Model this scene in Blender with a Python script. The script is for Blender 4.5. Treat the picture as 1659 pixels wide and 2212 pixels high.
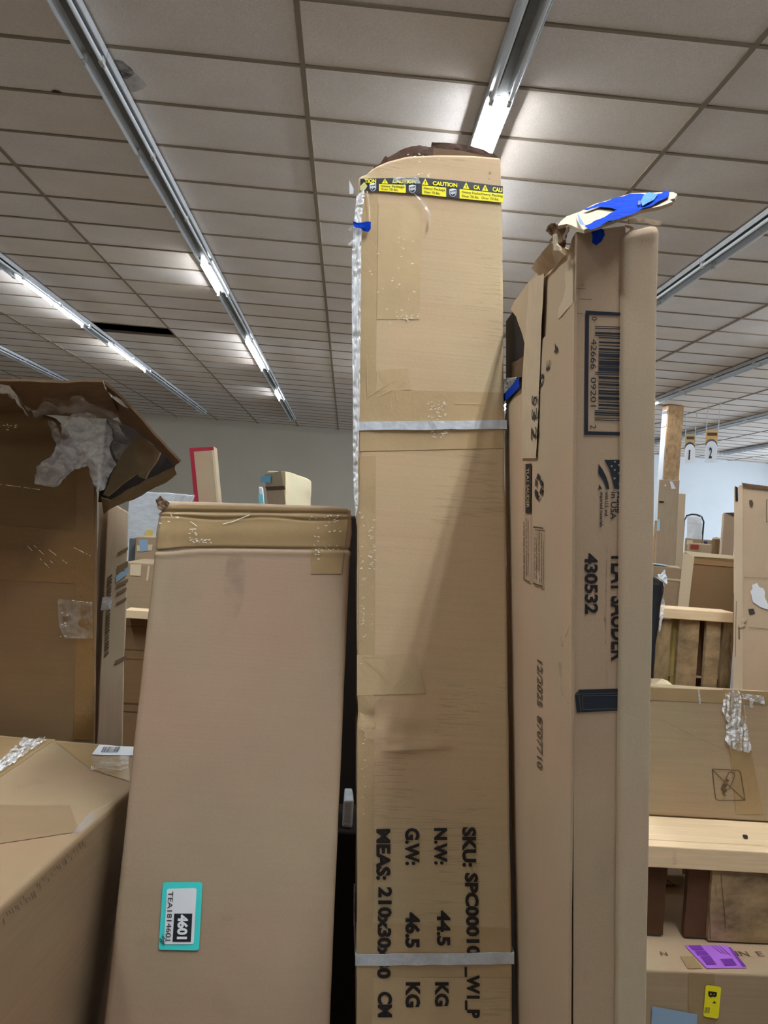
import bpy, bmesh, math, random
from mathutils import Vector, Matrix, noise

# ------------------------------------------------------------------ camera
for o in list(bpy.data.objects):
    bpy.data.objects.remove(o)
SC = bpy.context.scene
C = SC.collection
W_PX, H_PX = 1659, 2212
F_PX, CX, CY = 1690.4, 829.5, 1106.0
CAM_Z = 1.5
_f = Vector(((749.6 - CX) / F_PX, -(1119.1 - CY) / F_PX, -1.0)).normalized()      # room's depth axis in camera axes
_h = Vector((math.cos(.07413), -math.sin(.07413), 0))
_u = _h.cross(_f)
if _u.y < 0: _u = -_u
_u.normalize()
_r = _f.cross(_u)
cam_d = bpy.data.cameras.new('camera')
cam_d.sensor_fit = 'VERTICAL'
cam_d.sensor_height = 24.0
cam_d.lens = 24.0 * F_PX / H_PX
cam_d.clip_start = .05
cam = bpy.data.objects.new('camera', cam_d)
C.objects.link(cam)
cam.matrix_world = Matrix.Translation((0, 0, CAM_Z)) @ Matrix((_r, _f, _u)).to_4x4()
SC.camera = cam

# ------------------------------------------------------------------ world, exposure
wd = bpy.data.worlds.new('world'); SC.world = wd
wd.use_nodes = True
wd.node_tree.nodes['Background'].inputs[0].default_value = (.8, .9, 1, 1)
wd.node_tree.nodes['Background'].inputs[1].default_value = .3
SC.view_settings.view_transform = 'Standard'
SC.view_settings.look = 'None'
SC.view_settings.gamma = 1
SC.view_settings.use_curve_mapping = False
SC.view_settings.exposure = 0.55
TUBE_STRENGTH = 105.0
ADDED_WINDOW_STRENGTH = 5.0

# ------------------------------------------------------------------ helpers
def ray(px, py):
    v = Vector(((px - CX) / F_PX, -(py - CY) / F_PX, -1.0))
    return Vector((v.dot(_r), v.dot(_f), v.dot(_u)))
EYE = Vector((0, 0, CAM_Z))
def at(px, py, Y):
    w = ray(px, py); return EYE + w * (Y / w.y)
def proj(p):
    w = Vector(p) - EYE
    v = Vector((w.x * _r.x + w.y * _f.x + w.z * _u.x, w.x * _r.y + w.y * _f.y + w.z * _u.y, w.x * _r.z + w.y * _f.z + w.z * _u.z))
    return CX + F_PX * v.x / -v.z, CY - F_PX * v.y / -v.z
def zoomed(x0, y0, s):
    return lambda *pts: [(x0 + x / s, y0 + y / s) for x, y in pts]
def srgb(r, g, b):
    f = lambda c: ((c / 255 + .055) / 1.055) ** 2.4 if c > 10 else c / 255 / 12.92
    return (f(r), f(g), f(b), 1)

_rng = random.Random(4)
MATS = {}
def mat(name, col, rough=.7, metal=0., spec=.3, var=0., vscale=6., bump=0., bscale=80., emis=None, estr=0., alpha=1., stretch=(1, 1, 1), bdist=.002):
    if name in MATS: return MATS[name]
    m = bpy.data.materials.new(name); m.use_nodes = True
    nt = m.node_tree; N = nt.nodes; Lk = nt.links
    b = N['Principled BSDF']
    b.inputs['Base Color'].default_value = col
    b.inputs['Roughness'].default_value = rough
    b.inputs['Metallic'].default_value = metal
    b.inputs['Specular IOR Level'].default_value = spec
    b.inputs['Alpha'].default_value = alpha
    if emis:
        b.inputs['Emission Color'].default_value = emis
        b.inputs['Emission Strength'].default_value = estr
    if var or bump:
        tc = N.new('ShaderNodeTexCoord'); mp = N.new('ShaderNodeMapping')
        mp.inputs['Scale'].default_value = stretch
        Lk.new(tc.outputs['Object'], mp.inputs['Vector'])
    if var:
        nz = N.new('ShaderNodeTexNoise'); nz.inputs['Scale'].default_value = vscale; nz.inputs['Detail'].default_value = 6; nz.inputs['Roughness'].default_value = .65
        Lk.new(mp.outputs[0], nz.inputs['Vector'])
        mr = N.new('ShaderNodeMapRange'); mr.inputs[1].default_value = .3; mr.inputs[2].default_value = .7
        mr.inputs[3].default_value = 1 - var; mr.inputs[4].default_value = 1 + var
        Lk.new(nz.outputs['Fac'], mr.inputs[0])
        mx = N.new('ShaderNodeVectorMath'); mx.operation = 'SCALE'
        mx.inputs[0].default_value = col[:3]
        Lk.new(mr.outputs[0], mx.inputs['Scale'])
        Lk.new(mx.outputs[0], b.inputs['Base Color'])
    if bump:
        nb = N.new('ShaderNodeTexNoise'); nb.inputs['Scale'].default_value = bscale; nb.inputs['Detail'].default_value = 3
        Lk.new(mp.outputs[0], nb.inputs['Vector'])
        bp = N.new('ShaderNodeBump'); bp.inputs['Strength'].default_value = bump; bp.inputs['Distance'].default_value = bdist
        Lk.new(nb.outputs['Fac'], bp.inputs['Height'])
        Lk.new(bp.outputs[0], b.inputs['Normal'])
    MATS[name] = m
    return m

def card(name, rgb, flute='h', rough=.75, seed=0., line=.05, stain=.12, dash=0.):
    """corrugated board: faint flute lines, fibre grain, soft stains"""
    if name in MATS: return MATS[name]
    col = srgb(*rgb)
    m = bpy.data.materials.new(name); m.use_nodes = True
    nt = m.node_tree; N = nt.nodes; Lk = nt.links
    b = N['Principled BSDF']; b.inputs['Roughness'].default_value = rough; b.inputs['Specular IOR Level'].default_value = .22
    tc = N.new('ShaderNodeTexCoord'); mp = N.new('ShaderNodeMapping')
    mp.inputs['Location'].default_value = (seed * 1.7, seed * .9, seed * 2.3)
    Lk.new(tc.outputs['Object'], mp.inputs['Vector'])
    def noise_n(scale, detail, st=None):
        n = N.new('ShaderNodeTexNoise'); n.inputs['Scale'].default_value = scale; n.inputs['Detail'].default_value = detail
        if st:
            m2 = N.new('ShaderNodeMapping'); m2.inputs['Scale'].default_value = st
            Lk.new(mp.outputs[0], m2.inputs['Vector']); Lk.new(m2.outputs[0], n.inputs['Vector'])
        else: Lk.new(mp.outputs[0], n.inputs['Vector'])
        return n.outputs['Fac']
    def rng(src, a, c, lo, hi):
        r = N.new('ShaderNodeMapRange'); r.inputs[1].default_value = a; r.inputs[2].default_value = c
        r.inputs[3].default_value = lo; r.inputs[4].default_value = hi
        Lk.new(src, r.inputs[0]); return r.outputs[0]
    def mul(a, c):
        k = N.new('ShaderNodeMath'); k.operation = 'MULTIPLY'; Lk.new(a, k.inputs[0]); Lk.new(c, k.inputs[1]); return k.outputs[0]
    soft = rng(noise_n(2.6, 4), .3, .7, 1 - stain * .6, 1 + stain * .4)
    st = (3, 3, 130) if flute == 'h' else (70, 70, 5)
    fib = rng(noise_n(1.0, 3, st), .3, .7, 1 - line, 1 + line)
    grain = rng(noise_n(420, 2), .3, .7, .95, 1.05)
    spot = rng(noise_n(9, 6), .66, .8, 1, 1 - stain)
    k = mul(mul(soft, fib), mul(grain, spot))
    if dash:                                   # broken dark lines painting the shadow of the flutes' relief
        lines = noise_n(1.0, 2, (16, 16, 330)); patch = noise_n(4.5, 2)
        k = mul(k, rng(mul(lines, rng(patch, .35, .6, .6, 1.1)), .58, .66, 1, 1 - dash))
    tint = N.new('ShaderNodeMix'); tint.data_type = 'RGBA'
    tint.inputs['A'].default_value = (col[0] * 1.03, col[1] * .965, col[2] * .95, 1)
    tint.inputs['B'].default_value = (col[0] * .97, col[1] * 1.01, col[2] * .97, 1)
    Lk.new(rng(noise_n(3.3, 2), .35, .65, 0, 1), tint.inputs['Factor'])
    sc = N.new('ShaderNodeVectorMath'); sc.operation = 'SCALE'
    Lk.new(tint.outputs['Result'], sc.inputs[0])
    Lk.new(k, sc.inputs['Scale']); Lk.new(sc.outputs[0], b.inputs['Base Color'])
    wv = N.new('ShaderNodeTexWave'); wv.wave_type = 'BANDS'; wv.bands_direction = 'Z' if flute == 'h' else 'X'
    wv.inputs['Scale'].default_value = 38; wv.inputs['Distortion'].default_value = .6
    Lk.new(mp.outputs[0], wv.inputs['Vector'])
    bp = N.new('ShaderNodeBump'); bp.inputs['Strength'].default_value = .02; bp.inputs['Distance'].default_value = .002
    Lk.new(wv.outputs['Fac'], bp.inputs['Height']); Lk.new(bp.outputs[0], b.inputs['Normal'])
    MATS[name] = m
    return m

def film_mat(name, col, opacity, rough=.15, bump=.5, bscale=60, st=(1, 1, 1), swing=.2):
    """clear plastic: part transparent, part glossy white sheet"""
    if name in MATS: return MATS[name]
    m = bpy.data.materials.new(name); m.use_nodes = True
    nt = m.node_tree; N = nt.nodes; Lk = nt.links
    b = N['Principled BSDF']; b.inputs['Base Color'].default_value = col; b.inputs['Roughness'].default_value = rough
    b.inputs['Specular IOR Level'].default_value = .7
    tr = N.new('ShaderNodeBsdfTransparent'); mx = N.new('ShaderNodeMixShader')
    tc = N.new('ShaderNodeTexCoord'); nz = N.new('ShaderNodeTexNoise'); nz.inputs['Scale'].default_value = bscale; nz.inputs['Detail'].default_value = 5
    fm_ = N.new('ShaderNodeMapping'); fm_.inputs['Scale'].default_value = st
    Lk.new(tc.outputs['Object'], fm_.inputs['Vector']); Lk.new(fm_.outputs[0], nz.inputs['Vector'])
    mr = N.new('ShaderNodeMapRange'); mr.inputs[1].default_value = .35; mr.inputs[2].default_value = .65
    mr.inputs[3].default_value = max(0, opacity - swing); mr.inputs[4].default_value = min(1, opacity + swing)
    Lk.new(nz.outputs['Fac'], mr.inputs[0])
    bp = N.new('ShaderNodeBump'); bp.inputs['Strength'].default_value = bump; bp.inputs['Distance'].default_value = .004
    Lk.new(nz.outputs['Fac'], bp.inputs['Height']); Lk.new(bp.outputs[0], b.inputs['Normal'])
    Lk.new(mr.outputs[0], mx.inputs[0]); Lk.new(tr.outputs[0], mx.inputs[1]); Lk.new(b.outputs[0], mx.inputs[2])
    Lk.new(mx.outputs[0], N['Material Output'].inputs['Surface'])
    MATS[name] = m
    return m

# --- objects
def tag(o, label, cat, group=None):
    o['label'] = label; o['category'] = cat
    if group: o['group'] = group
    return o
def thing(name, label, cat, loc, group=None):
    o = bpy.data.objects.new(name, None); C.objects.link(o)
    o.location = loc; o.empty_display_size = .1
    return tag(o, label, cat, group)
def base_of(o):
    p = Vector((0, 0, 0))
    while o is not None:
        p = p + o.location; o = o.parent
    return p
def link_mesh(name, me, m, parent=None, origin=None, kind=None, label=None, smooth=False):
    """mesh given in room coordinates -> one object, origin at its thing (or at origin)"""
    o = bpy.data.objects.new(name, me); C.objects.link(o)
    if m: me.materials.append(m)
    off = base_of(parent) if parent else Vector(origin if origin is not None else (0, 0, 0))
    me.transform(Matrix.Translation(-off))
    if parent: o.parent = parent
    else: o.location = off
    if smooth:
        me.polygons.foreach_set('use_smooth', [True] * len(me.polygons))
    if kind: o['kind'] = kind
    if label: o['label'] = label
    me.update()
    return o
def from_bm(bm):
    bmesh.ops.recalc_face_normals(bm, faces=bm.faces[:])
    me = bpy.data.meshes.new('m'); bm.to_mesh(me); bm.free(); return me
def from_py(vs, fs):
    me = bpy.data.meshes.new('m'); me.from_pydata([tuple(v) for v in vs], [], fs); me.update(); return me
def boxes_mesh(bxs, bev=.0):
    """axis-aligned boxes ((x0,y0,z0),(x1,y1,z1)) in one mesh"""
    bm = bmesh.new()
    for a, b in bxs:
        r = bmesh.ops.create_cube(bm, size=1)
        for v in r['verts']:
            v.co = Vector(((a[i] + b[i]) / 2 + v.co[i] * (b[i] - a[i]) for i in range(3)))
    if bev: bmesh.ops.bevel(bm, geom=bm.edges[:], offset=bev, segments=2, affect='EDGES', profile=.5)
    return from_bm(bm)
def tube_bm(bm, pts, rad, seg=8, cap=True):
    rings = []
    for i, p in enumerate(pts):
        p = Vector(p)
        d = (Vector(pts[min(i + 1, len(pts) - 1)]) - Vector(pts[max(i - 1, 0)])).normalized()
        a = d.orthogonal().normalized() if abs(d.z) > .9 or True else None
        up = Vector((0, 0, 1)) if abs(d.z) < .9 else Vector((0, 1, 0))
        a = d.cross(up).normalized(); b = d.cross(a)
        rings.append([bm.verts.new(p + a * math.cos(t) * rad + b * math.sin(t) * rad) for t in [2 * math.pi * k / seg for k in range(seg)]])
    for r0, r1 in zip(rings, rings[1:]):
        for k in range(seg):
            bm.faces.new((r0[k], r0[(k + 1) % seg], r1[(k + 1) % seg], r1[k]))
    if cap:
        bm.faces.new(rings[0][::-1]); bm.faces.new(rings[-1])

# --- cartons
class Face:
    """a flat side of a thing; hit() finds the point of it seen at a pixel of the photograph"""
    def __init__(s, o, n, disp=None):
        s.o = Vector(o); s.n = Vector(n).normalized(); s.disp = disp or (lambda p: 0.)
    def flat(s, px, py):
        w = ray(px, py); return EYE + w * ((s.o - EYE).dot(s.n) / w.dot(s.n))
    def hit(s, px, py, off=0.):
        q = s.flat(px, py); return q + s.n * (off + s.disp(q))

def to_floor(top, low, z):
    d = low - top; return top + d * ((z - top.z) / d.z)
def carton_mesh(c8, r=.006, cell=.03, disp=None, warp=None, fine=None):
    """rounded-edge box through eight corners (front BL BR TR TL, back BL BR TR TL)"""
    FBL, FBR, FTR, FTL, BBL, BBR, BTR, BTL = [Vector(c) for c in c8]
    L = [((FBR - FBL).length + (FTR - FTL).length) / 2, ((FTL - FBL).length + (FTR - FBR).length) / 2, ((BBL - FBL).length + (BTR - FTR).length) / 2]
    ex = (FBR - FBL).normalized(); ey = (FTL - FBL).normalized(); ez = (BBL - FBL).normalized()
    def tri(u, v, w):
        f = (FBL.lerp(FBR, u)).lerp(FTL.lerp(FTR, u), v); b = (BBL.lerp(BBR, u)).lerp(BTL.lerp(BTR, u), v)
        return f.lerp(b, w)
    def ticks(l):
        n = max(1, int(round((l - 2 * r) / cell))); n = min(n, 90)
        return [0, r * .3, r, r + .0015] + [r + (l - 2 * r) * i / n for i in range(1, n)] + [l - r - .0015, l - r, l - r * .3, l]
    T = [ticks(l) for l in L]
    if fine:                                  # closer lines up the height between two heights
        lo, hi, st = fine; lo, hi = L[1] * lo, L[1] * hi
        T[1] = sorted(set([t for t in T[1] if not lo < t < hi] + [lo + (hi - lo) * i / st for i in range(st + 1) if r < lo + (hi - lo) * i / st < L[1] - r]))
    vs, fs, idx = [], [], {}
    def vert(p):
        k = tuple(round(c, 6) for c in p)
        if k in idx: return idx[k]
        q = [min(max(p[i], r), L[i] - r) for i in range(3)]
        d = Vector([p[i] - q[i] for i in range(3)])
        n = d.normalized()
        a = [q[i] + n[i] * r for i in range(3)]
        uvw = [a[i] / L[i] for i in range(3)]
        if warp: uvw = warp(*uvw)
        w = tri(*uvw)
        if disp:
            nn = (ex * n.x + ey * n.y + ez * n.z)
            w = w + nn * disp(w)
        idx[k] = len(vs); vs.append(w); return idx[k]
    for ax in range(3):
        a, b = (ax + 1) % 3, (ax + 2) % 3
        for side in (0, L[ax]):
            for i in range(len(T[a]) - 1):
                for j in range(len(T[b]) - 1):
                    q = []
                    for (s, t) in ((i, j), (i + 1, j), (i + 1, j + 1), (i, j + 1)):
                        p = [0, 0, 0]; p[ax] = side; p[a] = T[a][s]; p[b] = T[b][t]; q.append(vert(p))
                    fs.append(q if side else q[::-1])
    return from_py(vs, fs)
def dents(amp, seed, scale=6.):
    def f(p):
        q = Vector(p) * scale + Vector((seed * 3.1, seed * 1.3, seed * 2.7))
        return amp * (noise.noise(q) + .5 * noise.noise(q * 2.1))
    return f

class Carton:
    """tall box from four pixels of its front (TL TR BL BR) and depths; stands on z"""
    def __init__(s, tl, tr, bl, br, ytl, ytr, ybl, depth, z=0., seed=1., dent=.0015, dvec=None, disp=None):
        TL = at(*tl, ytl); TR = at(*tr, ytr); BL = at(*bl, ybl)
        n = (TR - TL).cross(BL - TL).normalized()
        if n.y > 0: n = -n
        s.disp = disp or dents(dent, seed)
        s.front = Face(TL, n, s.disp)
        BR = s.front.flat(*br)
        FBL, FBR = to_floor(TL, BL, z), to_floor(TR, BR, z)
        d = Vector(dvec) if dvec else Vector((-n.x, -n.y, 0)).normalized()
        d = d.normalized() * depth
        s.c8 = [FBL, FBR, TR, TL, FBL + d, FBR + d, TR + d, TL + d]
        s.base = (FBL + FBR + d) / 2; s.base.z = z
        s.n = n
        s.left = Face(TL, Vector((TL - FBL).cross(d)).normalized() * (1 if (TL - FBL).cross(d).x < 0 else -1))
        s.right = Face(TR, Vector((TR - FBR).cross(d)).normalized() * (1 if (TR - FBR).cross(d).x > 0 else -1))

# --- flat pieces on faces
def grid_px(face, quad, off, nx=6, ny=6, wob=0., seed=0.):
    """quad of pixels TL TR BR BL -> subdivided sheet on the face"""
    tl, tr, br, bl = quad
    vs, fs = [], []
    for j in range(ny + 1):
        for i in range(nx + 1):
            a, b = i / nx, j / ny
            x = (tl[0] * (1 - a) + tr[0] * a) * (1 - b) + (bl[0] * (1 - a) + br[0] * a) * b
            y = (tl[1] * (1 - a) + tr[1] * a) * (1 - b) + (bl[1] * (1 - a) + br[1] * a) * b
            o = off
            if wob: o += wob * abs(noise.noise(Vector((x * .05 + seed, y * .05, seed))))
            vs.append(face.hit(x, y, o))
    for j in range(ny):
        for i in range(nx):
            k = j * (nx + 1) + i; fs.append((k, k + 1, k + nx + 2, k + nx + 1))
    return vs, fs
def join(parts):
    V, Fc = [], []
    for v, f in parts:
        b = len(V); V += list(v); Fc += [tuple(i + b for i in q) for q in f]
    return V, Fc
def poly_px(face, pts, off):
    return [face.hit(x, y, off) for x, y in pts], [tuple(range(len(pts)))]
def sheet(points, sub=3, amp=0., seed=0., fscale=20., thick=0., ridged=False, nrm=None):
    """outline of room points -> subdivided, crumpled, optionally thick sheet"""
    bm = bmesh.new()
    f = bm.faces.new([bm.verts.new(p) for p in points])
    f.normal_update(); n = Vector(nrm) if nrm is not None else f.normal.copy()
    if n.dot(EYE - Vector(points[0])) < 0: n = -n
    bmesh.ops.triangulate(bm, faces=bm.faces[:])
    for _ in range(sub):
        bmesh.ops.subdivide_edges(bm, edges=bm.edges[:], cuts=1, use_grid_fill=True)
    bmesh.ops.triangulate(bm, faces=[q for q in bm.faces if len(q.verts) > 4])
    if amp:
        for v in bm.verts:
            q = v.co * fscale + Vector((seed, seed * 2, -seed))
            h = noise.noise(q) + .5 * noise.noise(q * 2.3)
            if ridged: h = 1 - 2 * abs(h)
            v.co += n * (amp * h)
    if thick:
        r = bmesh.ops.extrude_face_region(bm, geom=bm.faces[:], use_keep_orig=True)
        for v in r['geom']:
            if isinstance(v, bmesh.types.BMVert): v.co -= n * thick
    return from_bm(bm)
def sheet_px(face, pts, off, **k):
    return sheet([face.flat(x, y) + face.n * off for x, y in pts], nrm=face.n, **k)

_tx = {}
def glyphs(s, bold=0., shear=0.):
    k = (s, bold, shear)
    if k in _tx: return _tx[k]
    cu = bpy.data.curves.new('t', 'FONT'); cu.body = s; cu.offset = bold; cu.resolution_u = 3; cu.shear = shear
    ob = bpy.data.objects.new('t', cu)
    me = bpy.data.meshes.new_from_object(ob)
    vs = [(v.co.x, v.co.y) for v in me.vertices]; fs = [tuple(p.vertices) for p in me.polygons]
    bpy.data.objects.remove(ob); bpy.data.curves.remove(cu); bpy.data.meshes.remove(me)
    _tx[k] = (vs, fs); return _tx[k]
def text_px(face, s, p0, p1, up, off, bold=0., shear=0.):
    """lettering: baseline from pixel p0 to p1, capital height = pixel vector up"""
    vs, fs = glyphs(s, bold, shear)
    x0 = min(v[0] for v in vs); x1 = max(v[0] for v in vs); cap = .73
    out = []
    for x, y in vs:
        t = (x - x0) / max(x1 - x0, 1e-6); h = y / cap
        out.append(face.hit(p0[0] + (p1[0] - p0[0]) * t + up[0] * h, p0[1] + (p1[1] - p0[1]) * t + up[1] * h, off))
    return out, fs
def stroke_px(face, pts, w, off, closed=False):
    V, Fc = [], []
    P = list(pts) + ([pts[0]] if closed else [])
    for (ax, ay), (bx, by) in zip(P, P[1:]):
        dx, dy = bx - ax, by - ay; l = math.hypot(dx, dy) or 1
        nx, ny = -dy / l * w / 2, dx / l * w / 2; ex, ey = dx / l * w * .3, dy / l * w * .3
        b = len(V)
        V += [face.hit(ax - ex + nx, ay - ey + ny, off), face.hit(bx + ex + nx, by + ey + ny, off), face.hit(bx + ex - nx, by + ey - ny, off), face.hit(ax - ex - nx, ay - ey - ny, off)]
        Fc.append((b, b + 1, b + 2, b + 3))
    return V, Fc
def put(name, vf, m, parent, **k):
    return link_mesh(name, from_py(*vf), m, parent, **k)
def put_each(name, parts, m, parent, **k):
    return [put(name, p, m, parent, **k) for p in parts]
def rrect(quad, r=.15, n=4):
    """rounded corners of a pixel quad TL TR BR BL"""
    out = []
    for i in range(4):
        p = Vector(quad[i]); a = Vector(quad[i - 1]); b = Vector(quad[(i + 1) % 4])
        m_ = min((a - p).length, (b - p).length) * r
        s = p + (a - p).normalized() * m_; e = p + (b - p).normalized() * m_
        for k in range(n + 1):
            t = k / n
            q = s * (1 - t) ** 2 + p * 2 * t * (1 - t) + e * t * t
            out.append((q.x, q.y))
    return out

# ------------------------------------------------------------------ materials
K_MID = card('kraft_board', (168, 147, 120), 'h', seed=1)
K_TALL = card('kraft_board_tall', (204, 180, 146), 'h', seed=2, line=.03, dash=.16)
K_LEFT = card('kraft_board_wide', (163, 141, 119), 'h', seed=3, line=.012)
K_PINK = card('kraft_board_pinkish', (194, 170, 144), 'v', seed=4, line=.012)
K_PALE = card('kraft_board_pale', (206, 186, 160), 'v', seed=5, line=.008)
K_DARK = card('kraft_board_brown', (126, 100, 70), 'h', seed=6, line=.03)  # colour lowered to hold some of the shade on the crushed carton
K_INSIDE = card('kraft_board_inside', (106, 84, 64), 'v', seed=7)
K_CREAM = card('cream_board', (222, 208, 176), 'v', seed=8, line=.02)
K_GREY = card('kraft_board_greyed', (176, 158, 136), 'v', seed=9)
TAPE = mat('brown_packing_tape', srgb(193, 167, 128), rough=.2, spec=.55, var=.08, vscale=9, bump=.22, bscale=120)
TAPE2 = mat('clear_packing_tape', srgb(203, 177, 138), rough=.2, spec=.55, var=.06, vscale=14, bump=.18, bscale=90)
TAPE_DULL = mat('ochre_packing_tape', srgb(160, 135, 98), rough=.2, spec=.55, var=.07, vscale=12, bump=.2, bscale=90)
TAPE_PALE = mat('paper_tape', srgb(200, 180, 152), rough=.5, spec=.3, var=.08, vscale=25)
SHINE = film_mat('wrinkled_clear_film', (.86, .88, .92, 1), .4, rough=.14, bump=.5, bscale=50)
FILM = film_mat('crumpled_plastic', (.86, .89, .94, 1), .5, rough=.14, bump=.25, bscale=14, swing=.3)
FILM_THIN = film_mat('sheer_plastic', (.6, .6, .63, 1), .24, rough=.2, bump=.3, bscale=20)
STRAP = mat('white_strapping', srgb(206, 212, 220), rough=.35, spec=.5, var=.14, vscale=60, bump=.5, bscale=120)
INK = mat('black_print', srgb(42, 38, 38), rough=.7)
INK_BLUE = mat('navy_print', srgb(40, 46, 56), rough=.7)
INK_FADED = mat('faded_print', srgb(112, 96, 76), rough=.8)
INK_BROWN = mat('brown_print', srgb(92, 72, 52), rough=.8)
BLUE = mat('blue_painters_tape', srgb(8, 58, 170), rough=.9, spec=.08, var=.12, vscale=30)
BLUE_L = mat('pale_blue_tape_back', srgb(84, 134, 210), rough=.8, spec=.1, var=.15, vscale=50)
YELLOW = mat('yellow_label', srgb(255, 242, 40), rough=.4)
BLACK = mat('black_label', srgb(28, 32, 38), rough=.3, spec=.5)
WHITE = mat('white_paper', srgb(232, 236, 242), rough=.5)
TEAL = mat('turquoise_label', srgb(70, 220, 216), rough=.4)
PURPLE = mat('purple_label', srgb(178, 110, 216), rough=.4)
PURPLE_D = mat('purple_print', srgb(112, 54, 150), rough=.5)
SKY = mat('light_blue_label', srgb(150, 178, 206), rough=.45)
RED = mat('red_tape', srgb(172, 46, 66), rough=.4)
WOOD = mat('new_pine', srgb(234, 206, 166), rough=.6, var=.10, vscale=5, stretch=(1, 18, 18))
WOOD_OLD = mat('weathered_wood', srgb(138, 116, 84), rough=.85, var=.6, vscale=9, stretch=(3, 3, 1))
WOOD_GREY = mat('grey_wood', srgb(150, 126, 94), rough=.85, var=.5, vscale=11, stretch=(1, 1, 1.6))
FOAM = mat('black_wrap', srgb(36, 36, 42), rough=.2, spec=.6, bump=.7, bscale=60)
mat('painted_shade_black', srgb(40, 32, 28), rough=.9)  # near-black that paints shade in gaps and torn openings
WRAP_W = mat('white_stretch_wrap', srgb(226, 234, 242), rough=.2, spec=.6, var=.14, vscale=22, bump=.6, bscale=40, stretch=(1, 1, 4))

# ------------------------------------------------------------------ setting
CEIL = CAM_Z + 2.668
X0, Y0T = -.463, 4.657          # one tile joint
TX, TY = 1.2192, .6096
XL, XR, YB, YF = -12.8, 14.2, -9.4, 23.9
wall_m = mat('grey_beige_paint', srgb(206, 198, 182), rough=.8, var=.03, vscale=1.)
wall_w = mat('cool_white_paint', srgb(228, 232, 236), rough=.7, var=.03, vscale=1.)
floor_m = mat('vinyl_floor', srgb(132, 122, 110), rough=.5, var=.12, vscale=3)
deck_m = mat('dark_roof_deck', srgb(34, 36, 42), rough=.9)
def struct(name, boxes, m):
    return link_mesh(name, boxes_mesh(boxes), m, kind='structure')
struct('floor', [((XL - .2, YB - .2, -.1), (XR + .2, YF + .2, 0))], floor_m)
struct('wall_back', [((XL, YF, 0), (3.2, YF + .15, CEIL + .7))], wall_m)
struct('wall_back_right', [((3.2, YF, 0), (XR + .15, YF + .15, CEIL + .7))], wall_w)
struct('wall_left', [((XL - .15, YB, 0), (XL, YF + .15, CEIL + .7))], wall_m)
struct('wall_front', [((XL, YB - .15, 0), (XR, YB, CEIL + .7))], wall_w)
struct('wall_right', [((XR, YB, 0), (XR + .15, 9, CEIL + .7)), ((XR, 9, 0), (XR + .15, 22, .9)), ((XR, 9, 3.3), (XR + .15, 22, CEIL + .7)), ((XR, 22, 0), (XR + .15, YF, CEIL + .7))], wall_w)
glow_pane_m = mat('added_glow_pane', srgb(225, 238, 255), rough=.1, emis=(.72, .86, 1, 1), estr=ADDED_WINDOW_STRENGTH)  # added window: its pane glows to tint the far right bluish
win = struct('added_window_1', [((XR + .06, 9, .9), (XR + .08, 22, 3.3))], glow_pane_m)
fr_m = mat('added_window_frame', srgb(150, 152, 156), rough=.4, metal=.6)  # framing of the added window
for i in range(6):
    y = 9 + 13 * i / 5
    link_mesh('added_window_mullion', boxes_mesh([((XR + .02, y - .03, .9), (XR + .1, y + .03, 3.3))]), fr_m, win)
link_mesh('added_window_sill', boxes_mesh([((XR - .06, 9, .86), (XR + .1, 22, .9))]), fr_m, win)

# ceiling: deck above, tee bars and lay-in tiles
ceiling = struct('ceiling', [((XL - .15, YB - .15, CEIL + .7), (XR + .15, YF + .15, CEIL + .8))], deck_m)
def tile_mat(name, rgb, pit=0.):
    m = bpy.data.materials.new(name); m.use_nodes = True
    nt = m.node_tree; N = nt.nodes; Lk = nt.links; b = N['Principled BSDF']
    b.inputs['Roughness'].default_value = .9; b.inputs['Specular IOR Level'].default_value = .15
    col = srgb(*rgb)
    oi = N.new('ShaderNodeObjectInfo'); tc = N.new('ShaderNodeTexCoord')
    nz = N.new('ShaderNodeTexNoise'); nz.inputs['Scale'].default_value = 130; nz.inputs['Detail'].default_value = 3; Lk.new(tc.outputs['Object'], nz.inputs['Vector'])
    n2 = N.new('ShaderNodeTexNoise'); n2.inputs['Scale'].default_value = 2.2; n2.inputs['Detail'].default_value = 3; Lk.new(tc.outputs['Object'], n2.inputs['Vector'])
    def rng(src, a, c, lo, hi):
        r = N.new('ShaderNodeMapRange'); r.inputs[1].default_value = a; r.inputs[2].default_value = c; r.inputs[3].default_value = lo; r.inputs[4].default_value = hi
        Lk.new(src, r.inputs[0]); return r.outputs[0]
    def mul(a, c):
        k = N.new('ShaderNodeMath'); k.operation = 'MULTIPLY'; Lk.new(a, k.inputs[0]); Lk.new(c, k.inputs[1]); return k.outputs[0]
    k = mul(mul(rng(oi.outputs['Random'], 0, 1, .975, 1.02), rng(nz.outputs['Fac'], .3, .7, .90, 1.08)), rng(n2.outputs['Fac'], .3, .7, .95, 1.04))
    sc = N.new('ShaderNodeVectorMath'); sc.operation = 'SCALE'; sc.inputs[0].default_value = col[:3]
    Lk.new(k, sc.inputs['Scale']); Lk.new(sc.outputs[0], b.inputs['Base Color'])
    if pit:
        bp = N.new('ShaderNodeBump'); bp.inputs['Strength'].default_value = pit; bp.inputs['Distance'].default_value = .004
        Lk.new(nz.outputs['Fac'], bp.inputs['Height']); Lk.new(bp.outputs[0], b.inputs['Normal'])
    return m
TILE_MATS = [tile_mat('ceiling_tile_grey_beige', (236, 228, 222), .15), tile_mat('ceiling_tile_warm', (234, 223, 212), .15), tile_mat('ceiling_tile_yellowed', (226, 208, 180), .9)]
BAR = mat('tee_bar_paint', srgb(140, 127, 109), rough=.6)
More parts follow.
